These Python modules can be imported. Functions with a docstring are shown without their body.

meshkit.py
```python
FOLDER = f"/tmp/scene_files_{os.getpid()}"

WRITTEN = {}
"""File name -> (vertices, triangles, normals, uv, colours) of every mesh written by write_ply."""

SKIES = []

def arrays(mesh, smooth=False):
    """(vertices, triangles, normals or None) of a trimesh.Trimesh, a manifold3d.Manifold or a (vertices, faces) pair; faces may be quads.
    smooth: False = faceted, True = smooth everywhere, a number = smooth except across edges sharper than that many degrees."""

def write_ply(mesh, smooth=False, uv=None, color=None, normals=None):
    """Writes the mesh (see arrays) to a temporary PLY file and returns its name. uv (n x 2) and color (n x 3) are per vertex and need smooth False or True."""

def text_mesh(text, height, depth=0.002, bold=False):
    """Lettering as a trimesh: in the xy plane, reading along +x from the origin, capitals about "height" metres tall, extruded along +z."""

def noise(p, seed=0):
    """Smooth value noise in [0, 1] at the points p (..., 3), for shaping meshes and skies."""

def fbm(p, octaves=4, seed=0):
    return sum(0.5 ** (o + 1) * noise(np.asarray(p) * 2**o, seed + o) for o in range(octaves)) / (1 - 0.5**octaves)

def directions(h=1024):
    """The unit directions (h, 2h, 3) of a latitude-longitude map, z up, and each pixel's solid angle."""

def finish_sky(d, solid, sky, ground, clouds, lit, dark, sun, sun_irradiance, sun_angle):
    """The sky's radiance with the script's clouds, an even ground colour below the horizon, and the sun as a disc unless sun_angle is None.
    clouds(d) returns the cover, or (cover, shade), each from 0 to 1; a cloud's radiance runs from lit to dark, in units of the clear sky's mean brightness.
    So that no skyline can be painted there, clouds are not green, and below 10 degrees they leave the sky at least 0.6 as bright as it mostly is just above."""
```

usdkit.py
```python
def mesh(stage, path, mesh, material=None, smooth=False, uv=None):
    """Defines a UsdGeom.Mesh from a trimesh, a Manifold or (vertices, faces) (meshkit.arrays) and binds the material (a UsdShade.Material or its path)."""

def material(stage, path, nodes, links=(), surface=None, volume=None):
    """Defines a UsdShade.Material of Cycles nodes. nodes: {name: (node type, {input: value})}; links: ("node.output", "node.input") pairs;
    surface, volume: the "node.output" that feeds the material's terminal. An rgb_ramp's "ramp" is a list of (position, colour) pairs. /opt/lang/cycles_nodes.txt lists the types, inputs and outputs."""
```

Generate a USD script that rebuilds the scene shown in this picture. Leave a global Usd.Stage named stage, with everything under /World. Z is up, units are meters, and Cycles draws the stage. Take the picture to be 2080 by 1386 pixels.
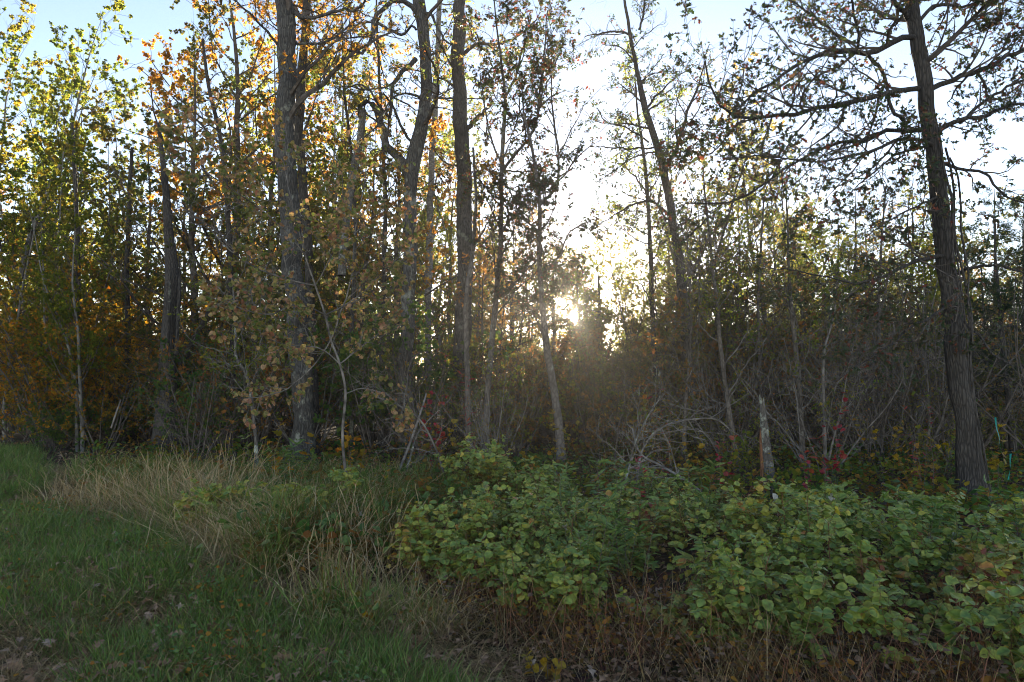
import math, numpy as np, usdkit, meshkit
from pxr import Usd, UsdGeom, UsdLux, UsdShade, Sdf, Gf, Vt

stage = Usd.Stage.CreateInMemory()
UsdGeom.SetStageUpAxis(stage, 'Z'); UsdGeom.SetStageMetersPerUnit(stage, 1.0)
UsdGeom.Xform.Define(stage, '/World'); UsdGeom.Scope.Define(stage, '/World/Looks')
T = Sdf.ValueTypeNames
rng = np.random.default_rng(11)

# ------------------------------------------------------------------ camera, sky, sun
F, HORIZON, EYE = 1387.0, 770.0, 1.6            # focal length in pixels of the 2080 px wide picture
PITCH = math.atan((HORIZON - 693) / F)
EXPOSURE = 3.15
cam = UsdGeom.Camera.Define(stage, '/World/camera')
cam.CreateHorizontalApertureAttr(36.0); cam.CreateFocalLengthAttr(36.0 * F / 2080); cam.CreateExposureAttr(EXPOSURE)
cam.CreateClippingRangeAttr(Gf.Vec2f(0.05, 5000))
x = UsdGeom.Xformable(cam); x.AddTranslateOp().Set(Gf.Vec3d(0, 0, EYE)); x.AddRotateXOp().Set(90 + math.degrees(PITCH))

def ray(u, v):
    a, b = (u - 1040) / F, (693 - v) / F
    return a, math.cos(PITCH) - b * math.sin(PITCH), math.sin(PITCH) + b * math.cos(PITCH)
def at(u, v, d):
    a, y, z = ray(u, v)
    return np.array([a / y * d, d, EYE + z / y * d])
def pix(p):
    p = np.atleast_2d(p); q = p - [0, 0, EYE]; c, s = math.cos(PITCH), math.sin(PITCH)
    w = q[:, 1] * c + q[:, 2] * s; h = -q[:, 1] * s + q[:, 2] * c
    w = np.where(w > .05, w, np.nan)
    return 1040 + F * q[:, 0] / w, 693 - F * h / w, w

S = np.array(ray(1166, 643)); S /= np.linalg.norm(S)
SUN_EL, SUN_ROT = math.asin(S[2]), math.atan2(S[0], S[1])
SKY, SUN_I = 0.062, 1.25
usdkit.material(stage, '/World/Looks/sky', {
    'sky': ('sky_texture', {'sky_type': 'single_scattering', 'sun_disc': False, 'sun_elevation': SUN_EL, 'sun_rotation': SUN_ROT, 'altitude': 2500.0, 'air_density': 1.0, 'aerosol_density': 0.3, 'ozone_density': 0.7}),
    'geo': ('geometry', {}), 'nrm': ('vector_math', {'math_type': 'normalize'}),
    'dot': ('vector_math', {'math_type': 'dot_product', 'vector2': tuple(S)}),
    'disc': ('map_range', {'from_min': math.cos(math.radians(.38)), 'from_max': math.cos(math.radians(.28)), 'to_min': 0.0, 'to_max': 600.0, 'clamp': True}),
    'disc_col': ('vector_math', {'math_type': 'scale', 'vector1': (1.0, .86, .62)}),
    'veil': ('hsv', {'saturation': 1.0}), 'tone': ('mix_color', {'fac': 1.0, 'blend_type': 'multiply', 'b': (1.08, .96, 1.02), 'use_clamp': False}), 'sum': ('vector_math', {'math_type': 'add'}),
    'bg': ('background_shader', {'strength': SKY})},
    [('geo.position', 'nrm.vector1'), ('nrm.vector', 'dot.vector1'), ('dot.value', 'disc.value'), ('disc.result', 'disc_col.scale'),
     ('sky.color', 'veil.color'), ('veil.color', 'tone.a'), ('tone.result', 'sum.vector1'), ('disc_col.vector', 'sum.vector2'), ('sum.vector', 'bg.color')], surface='bg.background')
dome = UsdLux.DomeLight.Define(stage, '/World/sky')
UsdShade.MaterialBindingAPI.Apply(dome.GetPrim()).Bind(UsdShade.Material.Get(stage, '/World/Looks/sky'))
dome.GetPrim().SetCustomDataByKey('kind', 'structure')
sun = UsdLux.DistantLight.Define(stage, '/World/sun')
sun.CreateIntensityAttr(SUN_I); sun.CreateAngleAttr(0.5); sun.CreateNormalizeAttr(True); sun.CreateColorAttr(Gf.Vec3f(1.0, .84, .62))
x = UsdGeom.Xformable(sun)
x.AddRotateZOp().Set(-math.degrees(SUN_ROT)); x.AddRotateXOp().Set(-(90 - math.degrees(SUN_EL)))   # -z points away from the sun

# ------------------------------------------------------------------ helpers
used = {}
def numbered(parent, name):
    n = used.get((parent, name), 0); used[(parent, name)] = n + 1
    return f'{parent}/{name}' + (f'_{n:03d}' if n else '')
def tag(p, label=None, cat=None, group=None, kind=None):
    p = p.GetPrim() if hasattr(p, 'GetPrim') else p
    for k, v in (('label', label), ('category', cat), ('group', group), ('kind', kind)):
        if v: p.SetCustomDataByKey(k, v)
    return p
def thing(name, label, cat, group=None, loc=None, rz=None, scale=None, ref=None):
    p = UsdGeom.Xform.Define(stage, numbered('/World', name))
    if loc is not None: p.AddTranslateOp().Set(Gf.Vec3d(*map(float, loc)))
    if rz is not None: p.AddRotateZOp().Set(float(rz))
    if scale is not None: p.AddScaleOp().Set(Gf.Vec3f(*map(float, np.broadcast_to(scale, 3))))
    tag(p, label, cat, group)
    if ref:
        p.GetPrim().GetReferences().AddInternalReference(ref); p.GetPrim().SetInstanceable(True)
    return p
class Geo:
    def __init__(s): s.v, s.f, s.t, s.e, s.n = [], [], [], [], 0
    def add(s, v, f, t=None, e=None):
        s.v.append(v); s.f.append(f + s.n); s.n += len(v)
        s.t.append(np.zeros(len(v)) if t is None else t); s.e.append(np.zeros(len(v)) if e is None else e)
    def build(s, name, mat, parent='/World', kind=None, smooth=False, path=None):
        if not s.n: return None
        parent = parent if isinstance(parent, str) else str(parent.GetPath())
        m = usdkit.mesh(stage, path or numbered(parent, name), (np.vstack(s.v), np.vstack(s.f)), '/World/Looks/' + mat, smooth=smooth)
        if not smooth or smooth is True:
            api = UsdGeom.PrimvarsAPI(m)
            for k, a in (('tint', s.t), ('edge', s.e)):
                api.CreatePrimvar(k, T.FloatArray, 'vertex').Set(Vt.FloatArray.FromNumpy(np.concatenate(a).astype(np.float32)))
        if kind: tag(m, kind=kind)
        return m
def unit(a): return a / np.maximum(np.linalg.norm(a, axis=-1, keepdims=True), 1e-9)
def tubes(P, R, sides):
    N, K, _ = P.shape
    D = unit(np.gradient(P, axis=1))
    m = unit(P[:, -1] - P[:, 0])
    ax = np.where(np.abs(m[:, 2:3]) < .75, [[0, 0, 1.]], [[1., 0, 0]])[:, None]
    A = unit(np.cross(D, np.broadcast_to(ax, D.shape))); B = np.cross(D, A)
    th = np.arange(sides) / sides * 2 * np.pi
    V = P[:, :, None] + R[:, :, None, None] * (np.cos(th)[:, None] * A[:, :, None] + np.sin(th)[:, None] * B[:, :, None])
    i = np.arange(N)[:, None, None] * K * sides + np.arange(K - 1)[None, :, None] * sides
    a, b = i + np.arange(sides), i + (np.arange(sides) + 1) % sides
    f = np.stack([np.stack([a, a + sides, b + sides], -1), np.stack([a, b + sides, b], -1)], -2).reshape(-1, 3)
    return V.reshape(-1, 3), f
def add_tubes(g, P, R, sides, tint=None):
    v, f = tubes(P, R, sides)
    g.add(v, f, None if tint is None else np.repeat(tint, P.shape[1] * sides))
def walk(P0, D0, L, K, wig, up, r):
    N = len(P0); P = np.zeros((N, K, 3)); P[:, 0] = P0; D = unit(D0)
    for k in range(1, K):
        D = unit(D + wig * r.normal(size=(N, 3)) + np.array([0, 0, up]))
        P[:, k] = P[:, k - 1] + D * (L / (K - 1))[:, None]
    return P
def sample(P, R, idx, t):
    K = P.shape[1]; s = np.clip(t * (K - 1), 0, K - 1.001); k = s.astype(int); w = (s - k)[:, None]
    p = P[idx, k] * (1 - w) + P[idx, k + 1] * w
    rr = R[idx, k] * (1 - w[:, 0]) + R[idx, k + 1] * w[:, 0]
    return p, rr, unit(P[idx, k + 1] - P[idx, k])
def lengths(P): return np.linalg.norm(np.diff(P, axis=1), axis=2).sum(1)
def spawn(P, R, n, t0, t1, ang, lf, r, K=6, wig=.15, up=.03, rmax=.5, taper=.25, fall=.5, lmin=0):
    """children of the polylines: n each, between t0 and t1 of the way along"""
    N = len(P); idx = np.repeat(np.arange(N), n); M = len(idx)
    t = np.tile((np.arange(n) + .5) / n, N); t = t0 + (t1 - t0) * np.clip(t + r.uniform(-.5, .5, M) / n, 0, 1)
    if N > 6:
        LP = lengths(P); go = r.uniform(size=M) < np.clip(LP / np.quantile(LP, .7), .12, 1)[idx]; idx, t = idx[go], t[go]; M = len(idx)
    p, rr, d = sample(P, R, idx, t)
    q = unit(np.cross(d, r.normal(size=(M, 3))))
    a = np.radians(ang) * r.uniform(.7, 1.3, M)[:, None]
    D = np.cos(a) * d + np.sin(a) * q
    L = np.maximum(lengths(P)[idx] * lf * (1 - fall * t) * r.uniform(.6, 1.25, M), lmin)
    C = walk(p, D, L, K, wig, up, r)
    R0 = np.minimum(rr * rmax, L * .02 + .001)
    return C, R0[:, None] * np.linspace(1, taper, K)[None]

# leaf shapes: (vertices, faces, edge); length 1 along +x, width along y
def leaf_shape(ts, ws, fold=.15, curl=.15, mid=True):
    v, f, e = [(0, 0, 0)], [], [.3]
    zz = lambda t, w: -curl * t * t + fold * abs(w)
    prev = None
    for t, w in zip(ts, ws):
        if mid:
            v += [(t, 0, zz(t, 0)), (t, w, zz(t, w)), (t, -w, zz(t, w))]; e += [0, 1, 1]; c = (len(v) - 3, len(v) - 2, len(v) - 1)
            if prev is None: f += [(0, c[0], c[1]), (0, c[2], c[0])]
            else: f += [(prev[0], c[0], c[1]), (prev[0], c[1], prev[1]), (prev[0], c[2], c[0]), (prev[0], prev[2], c[2])]
        else:
            v += [(t, w, zz(t, w)), (t, -w, zz(t, w))]; e += [.6, .6]; c = (len(v) - 2, len(v) - 1)
            if prev is None: f += [(0, c[1], c[0])]
            else: f += [(prev[0], prev[1], c[1]), (prev[0], c[1], c[0])]
        prev = c
    v.append((1, 0, zz(1, 0))); e.append(.8); k = len(v) - 1
    f += [(prev[0], k, prev[1]), (prev[0], prev[2], k)] if mid else [(prev[0], prev[1], k)]
    return np.array(v, float), np.array(f), np.array(e, float)
BROAD = leaf_shape([.04, .25, .58, .86], [.24, .45, .42, .2], .08, .12)
OVAL = leaf_shape([.14, .45, .8], [.29, .45, .28], .22, .18)
HEART = leaf_shape([.0001, .15, .4, .7], [.18, .44, .42, .22], .18, .2)
ROUND = leaf_shape([.25, .6], [.36, .34], .2, .2, mid=False)
QUAD = leaf_shape([.48], [.43], .15, .1, mid=False)
DIAM = leaf_shape([.45], [.3], .2, 0, mid=False)
OAK = leaf_shape([.1, .24, .36, .5, .6, .74, .84], [.06, .2, .09, .31, .12, .27, .1], .25, .3)
OAK2 = leaf_shape([.22, .38, .56, .7], [.2, .08, .32, .1], .25, .3, mid=False)
MAPLE = leaf_shape([.06, .3, .38, .6, .68], [.3, .48, .2, .36, .14], .15, .25)
LANCE = leaf_shape([.2, .5, .8], [.09, .11, .06], .3, .35)
NEEDLE = leaf_shape([.4], [.03], 0, 0, mid=False)
def place(shape, P, X, Z, size):
    v, f, e = shape; N = len(P)
    X = unit(X); Y = unit(np.cross(Z, X)); Z = np.cross(X, Y); s = np.broadcast_to(size, (N,))[:, None, None]
    V = P[:, None] + s * (v[:, 0, None] * X[:, None] + v[:, 1, None] * Y[:, None] + v[:, 2, None] * Z[:, None])
    return V, f, e
def add_leaves(g, shape, P, X, Z, size, tint):
    V, f, e = place(shape, P, X, Z, size); N, k = V.shape[:2]
    g.add(V.reshape(-1, 3), (f[None] + (np.arange(N) * k)[:, None, None]).reshape(-1, 3), np.repeat(tint, k), np.tile(e, N))
def leaf_spots(P, n, r, t0=.25, droop=.3, flat=.5, spread=1.0):
    """n leaf places per twig polyline: positions, directions, normals"""
    N = len(P); idx = np.repeat(np.arange(N), n); M = len(idx)
    LP = lengths(P); go = r.uniform(size=M) < np.clip(LP / np.quantile(LP, .55), .15, 1)[idx]; idx = idx[go]; M = len(idx)
    t = np.clip(t0 + (1 - t0) * r.uniform(0, 1.15, M), 0, 1)
    p, _, d = sample(P, np.ones(P.shape[:2]), idx, t)
    q = unit(np.cross(d, r.normal(size=(M, 3))))
    X = unit(d * .6 + q * spread + [0, 0, -droop])
    Z = unit(r.normal(size=(M, 3)) * (1 - flat) + np.array([0, 0, flat]))
    return p, X, Z
def gz(x, y):
    p = np.stack(np.broadcast_arrays(np.asarray(x, float), np.asarray(y, float), 0.0), -1)
    return .22 * (meshkit.noise(p * .45, 3) - .5) + .07 * (meshkit.noise(p * 2.3, 5) - .5) - .04
def ground(p): p = np.array(p, float); p[..., 2] = gz(p[..., 0], p[..., 1]); return p

# ------------------------------------------------------------------ materials
def leaf_mat(name, stops, edge=None, trans=.5, rough=.5, spot=.35, far=False):
    if far:
        usdkit.material(stage, '/World/Looks/' + name, {'t': ('attribute', {'attribute': 'tint'}), 'ramp': ('rgb_ramp', {'ramp': stops}), 'p': ('diffuse_bsdf', {}), 'tr': ('translucent_bsdf', {}), 'mix': ('mix_closure', {'fac': trans}), 'sat': ('hsv', {'saturation': 1.05, 'value': 2.1})},
            [('t.fac', 'ramp.fac'), ('ramp.color', 'p.color'), ('ramp.color', 'sat.color'), ('sat.color', 'tr.color'), ('p.BSDF', 'mix.closure1'), ('tr.BSDF', 'mix.closure2')], surface='mix.closure')
        return
    n = {'t': ('attribute', {'attribute': 'tint'}), 'e': ('attribute', {'attribute': 'edge'}), 'ramp': ('rgb_ramp', {'ramp': stops}),
         'g': ('geometry', {}), 'noise': ('noise_texture', {'scale': 38.0, 'detail': 3.0}), 'nr': ('map_range', {'from_min': .35, 'from_max': .7, 'to_min': 1 - spot, 'to_max': 1 + spot * .6}),
         'mul': ('vector_math', {'math_type': 'scale'}),
         'p': ('principled_bsdf', {'roughness': rough, 'specular_ior_level': .35}), 'tr': ('translucent_bsdf', {}), 'mix': ('mix_closure', {'fac': trans}),
         'sat': ('hsv', {'saturation': 1.1, 'value': 1.5})}
    l = [('t.fac', 'ramp.fac'), ('g.position', 'noise.vector'), ('noise.fac', 'nr.value'), ('nr.result', 'mul.scale'), ('mul.vector', 'p.base_color'), ('mul.vector', 'sat.color'),
         ('sat.color', 'tr.color'), ('p.BSDF', 'mix.closure1'), ('tr.BSDF', 'mix.closure2')]
    if edge:
        n |= {'ep': ('math', {'math_type': 'power', 'value2': 2.5}), 'em': ('math', {'math_type': 'multiply', 'value2': .5}), 'ec': ('mix_color', {'b': edge})}
        l += [('e.fac', 'ep.value1'), ('ep.value', 'em.value1'), ('em.value', 'ec.fac'), ('ramp.color', 'ec.a'), ('ec.result', 'mul.vector1')]
    else: l += [('ramp.color', 'mul.vector1')]
    usdkit.material(stage, '/World/Looks/' + name, n, l, surface='mix.closure')
leaf_mat('shrub_leaf', [(0, (.11, .20, .055)), (.4, (.185, .28, .065)), (.66, (.31, .345, .065)), (.86, (.50, .41, .07)), (1, (.40, .18, .05))], edge=(.42, .38, .07), trans=.3, rough=.42)
leaf_mat('aspen_green', [(0, (.065, .105, .02)), (.5, (.13, .155, .026)), (.8, (.18, .17, .026)), (1, (.26, .19, .03))], far=True)
leaf_mat('aspen_gold', [(0, (.08, .10, .02)), (.4, (.17, .15, .025)), (.75, (.28, .19, .03)), (1, (.30, .14, .03))], far=True)
leaf_mat('oak_orange', [(0, (.12, .11, .025)), (.35, (.22, .14, .03)), (.7, (.32, .155, .035)), (1, (.27, .09, .03))], far=True)
leaf_mat('oak_brown', [(0, (.06, .09, .025)), (.4, (.10, .10, .032)), (.7, (.16, .11, .04)), (1, (.21, .09, .04))], far=True)
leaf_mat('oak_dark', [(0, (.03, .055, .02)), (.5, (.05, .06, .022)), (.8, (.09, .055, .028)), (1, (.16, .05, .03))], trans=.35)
leaf_mat('peach_leaf', [(0, (.10, .16, .04)), (.32, (.19, .21, .05)), (.55, (.44, .32, .13)), (.78, (.48, .27, .15)), (1, (.32, .14, .08))], edge=(.42, .22, .11), trans=.35)
leaf_mat('rust_leaf', [(0, (.08, .08, .025)), (.5, (.17, .095, .032)), (.8, (.24, .10, .035)), (1, (.30, .19, .04))], far=True)
leaf_mat('golden_leaf', [(0, (.08, .085, .016)), (.4, (.22, .15, .024)), (.75, (.33, .17, .025)), (1, (.38, .13, .025))], far=True)
leaf_mat('green_leaf', [(0, (.04, .085, .025)), (.5, (.065, .115, .03)), (1, (.14, .16, .035))], far=True)
leaf_mat('red_leaf', [(0, (.20, .02, .03)), (.6, (.32, .035, .05)), (1, (.3, .09, .04))], trans=.4)
leaf_mat('yellow_leaf', [(0, (.22, .18, .03)), (.6, (.36, .25, .03)), (1, (.3, .15, .03))])
leaf_mat('pine_needle', [(0, (.018, .035, .018)), (1, (.04, .06, .025))], trans=.15, far=True)
leaf_mat('fallen_leaf', [(0, (.14, .075, .036)), (.4, (.25, .145, .075)), (.75, (.34, .22, .14)), (1, (.42, .33, .25))], trans=.12, rough=.7)
leaf_mat('green_grass', [(0, (.08, .15, .03)), (.5, (.14, .225, .042)), (.8, (.26, .26, .08)), (1, (.32, .24, .12))], trans=.3)
leaf_mat('dry_grass', [(0, (.15, .12, .045)), (.35, (.32, .22, .10)), (.75, (.48, .35, .18)), (1, (.55, .44, .27))], trans=.3)
leaf_mat('weed_leaf', [(0, (.075, .15, .038)), (.7, (.13, .205, .045)), (1, (.18, .19, .06))], trans=.3)
leaf_mat('litter', [(0, (.05, .035, .02)), (.5, (.10, .06, .035)), (1, (.2, .13, .08))], trans=.1, rough=.8)
leaf_mat('pod', [(0, (.3, .26, .18)), (1, (.55, .52, .44))], trans=.2)

def bark(name, dark, light, lichen, amount, fx=16.0, fz=3.0, bump=.02):
    usdkit.material(stage, '/World/Looks/' + name, {
        'g': ('geometry', {}), 'm': ('mapping', {'scale': (fx, fx, fz)}), 'warp': ('noise_texture', {'scale': 3.0, 'detail': 3.0}),
        'wa': ('mix_vector', {'fac': .12}),
        'v': ('voronoi_texture', {'feature': 'distance_to_edge', 'scale': 1.0, 'randomness': 1.0}), 'vr': ('map_range', {'from_min': 0.0, 'from_max': .35}),
        'n': ('noise_texture', {'scale': 40.0, 'detail': 6.0, 'roughness': .7}), 'h': ('math', {'math_type': 'multiply_add', 'value2': .35}),
        'r': ('rgb_ramp', {'ramp': [(0.05, dark), (.75, light), (1.2, light)]}),
        'ln': ('noise_texture', {'scale': 3.2, 'detail': 8.0, 'roughness': .72}), 'lr': ('map_range', {'from_min': 1 - amount, 'from_max': 1.06 - amount}),
        'lm': ('math', {'math_type': 'multiply', 'value2': .8}), 'bn': ('noise_texture', {'scale': 1.7, 'detail': 4.0, 'roughness': .65}), 'br': ('map_range', {'from_min': .3, 'from_max': .7, 'to_min': .55, 'to_max': 1.45}), 'bt': ('vector_math', {'math_type': 'scale'}), 'c': ('mix_color', {'b': lichen}),
        'bump': ('bump', {'strength': .9, 'distance': bump}), 'p': ('principled_bsdf', {'roughness': .9, 'specular_ior_level': .2})},
        [('g.position', 'm.vector'), ('m.vector', 'wa.a'), ('g.position', 'warp.vector'), ('warp.color', 'wa.b'), ('m.vector', 'v.vector'), ('v.distance', 'vr.value'), ('g.position', 'n.vector'), ('n.fac', 'h.value1'), ('vr.result', 'h.value3'),
         ('h.value', 'r.fac'), ('g.position', 'ln.vector'), ('ln.fac', 'lr.value'), ('lr.result', 'lm.value1'), ('lm.value', 'c.fac'), ('g.position', 'bn.vector'), ('bn.fac', 'br.value'), ('r.color', 'bt.vector1'), ('br.result', 'bt.scale'), ('bt.vector', 'c.a'), ('c.result', 'p.base_color'),
         ('h.value', 'bump.height'), ('bump.normal', 'p.normal')], surface='p.BSDF')
bark('bark_grey', (.012, .0115, .011), (.070, .066, .062), (.16, .16, .135), .44, 34, 5)
bark('bark_brown', (.011, .010, .0095), (.056, .050, .045), (.12, .12, .095), .42, 34, 5)
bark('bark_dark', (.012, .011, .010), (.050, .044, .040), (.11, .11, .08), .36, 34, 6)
bark('bark_smooth', (.03, .026, .023), (.085, .073, .064), (.15, .155, .125), .41, 16, 9, .004)
bark('bark_pale', (.06, .056, .05), (.15, .142, .128), (.06, .06, .05), .42, 8, 16, .003)
bark('bark_lichen', (.035, .032, .028), (.11, .10, .09), (.28, .30, .25), .47, 26, 9)
def twig(name, dark, light):
    usdkit.material(stage, '/World/Looks/' + name, {'g': ('geometry', {}), 'n': ('noise_texture', {'scale': 9.0, 'detail': 2.0}), 'r': ('rgb_ramp', {'ramp': [(.3, dark), (.7, light)]}), 'p': ('diffuse_bsdf', {})},
        [('g.position', 'n.vector'), ('n.fac', 'r.fac'), ('r.color', 'p.color')], surface='p.BSDF')
twig('dead_twig', (.045, .041, .038), (.165, .15, .138)); twig('twig', (.036, .031, .028), (.105, .09, .08)); twig('red_stem', (.06, .03, .02), (.15, .07, .045)); twig('twig_pale', (.09, .085, .075), (.24, .23, .19)); twig('bark_far', (.03, .026, .022), (.09, .077, .066)); twig('bark_far_pale', (.08, .075, .066), (.17, .16, .145))
bark('rotten_wood', (.09, .04, .02), (.26, .12, .06), (.16, .1, .06), .4, 30, 3)
usdkit.material(stage, '/World/Looks/tape', {'p': ('principled_bsdf', {'base_color': (.02, .30, .26), 'roughness': .4}), 'tr': ('translucent_bsdf', {'color': (.03, .45, .38)}), 'm': ('mix_closure', {'fac': .4})}, [('p.BSDF', 'm.closure1'), ('tr.BSDF', 'm.closure2')], surface='m.closure')
usdkit.material(stage, '/World/Looks/soil', {
    'g': ('geometry', {}), 'n': ('noise_texture', {'scale': 2.2, 'detail': 9.0, 'roughness': .7}), 'v': ('voronoi_texture', {'scale': 16.0}),
    'r': ('rgb_ramp', {'ramp': [(.25, (.02, .016, .011)), (.5, (.055, .042, .027)), (.75, (.10, .07, .045))]}), 'hv': ('hsv', {'saturation': .9}),
    'mx': ('mix_color', {'fac': .35, 'blend_type': 'overlay'}), 'b': ('bump', {'strength': .8, 'distance': .03}), 'p': ('principled_bsdf', {'roughness': .95, 'specular_ior_level': .1})},
    [('g.position', 'n.vector'), ('g.position', 'v.vector'), ('n.fac', 'r.fac'), ('r.color', 'mx.a'), ('v.color', 'hv.color'), ('hv.color', 'mx.b'), ('mx.result', 'p.base_color'), ('v.distance', 'b.height'), ('b.normal', 'p.normal')], surface='p.BSDF')

# ------------------------------------------------------------------ ground
def sheet():
    xs = np.concatenate([-np.geomspace(600, 14, 24), np.linspace(-13, 13, 131), np.geomspace(14, 600, 24)])
    ys = np.concatenate([-np.geomspace(300, 2, 14), np.linspace(0, 24, 121), np.geomspace(25, 900, 30)])
    X, Y = np.meshgrid(xs, ys); V = np.stack([X, Y, gz(X, Y)], -1).reshape(-1, 3)
    i = (np.arange(len(ys) - 1)[:, None] * len(xs) + np.arange(len(xs) - 1)).ravel(); n = len(xs)
    g = Geo(); g.add(V, np.vstack([np.stack([i, i + 1, i + n + 1], 1), np.stack([i, i + n + 1, i + n], 1)]))
    g.build('ground', 'soil', kind='structure', smooth=True)
sheet()

# ------------------------------------------------------------------ hero trees
def spline(pts, n):
    p = np.array(pts, float); s = np.r_[0, np.cumsum(np.linalg.norm(np.diff(p[:, :3], axis=0), axis=1))]
    from scipy.interpolate import PchipInterpolator
    return PchipInterpolator(s, p)(np.linspace(0, s[-1], n))
def trace(pts, d0, d1=None, n=24):
    """pts (u, v, width in px) from base to tip at depth d0 .. d1 -> points, radii"""
    d1 = d0 if d1 is None else d1
    out = []
    for k, (u, v, w) in enumerate(pts):
        d = d0 + (d1 - d0) * k / max(1, len(pts) - 1)
        out.append([*at(u, v, d), w / F * d / 2])
    s = spline(out, n); return s[:, :3], s[:, 3]
def trunk_mesh(P, R, sides, r, rough=.07, flare=True, seed=0):
    P = P.copy(); R = R.copy()
    if flare:
        R *= 1 + .9 * np.exp(-np.maximum(P[:, 2] - gz(P[:, 0], P[:, 1]), 0) / .3)
    v, f = tubes(P[None], R[None], sides)
    c = np.repeat(P, sides, 0); d = v - c
    q = np.concatenate([unit(d) * 3.5, v[:, 2:3] * .9], 1)
    nz = meshkit.fbm(np.stack([q[:, 0] * 2.2, q[:, 1] * 2.2, q[:, 3]], -1), 3, seed) - .5
    lob = meshkit.noise(np.stack([q[:, 0] * .5, q[:, 1] * .5, q[:, 3] * 1.2], -1), seed + 9) - .5
    v = c + d * (1 + rough * 2.4 * nz + .22 * lob)[:, None]
    top = len(v); v = np.vstack([v, P[-1:]]); k = (len(P) - 1) * sides
    f = np.vstack([f, [(k + i, k + (i + 1) % sides, top) for i in range(sides)]])
    g = Geo(); g.add(v, f); return g
def down(P, R):
    """carry a traced trunk on into the ground"""
    z = float(gz(P[0, 0], P[0, 1])) - .15
    if P[0, 2] <= z: return P, R
    k = 8; t = np.linspace(0, 1, k)[:-1, None]
    dirn = P[0] - P[3]; dirn = dirn / max(-dirn[2], .2); q = P[0] + dirn * (P[0, 2] - z) * np.array([.4, .4, 1]); q[2] = z
    return np.vstack([q + (P[0] - q) * t, P]), np.r_[np.full(k - 1, R[0] * 1.06), R]
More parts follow.
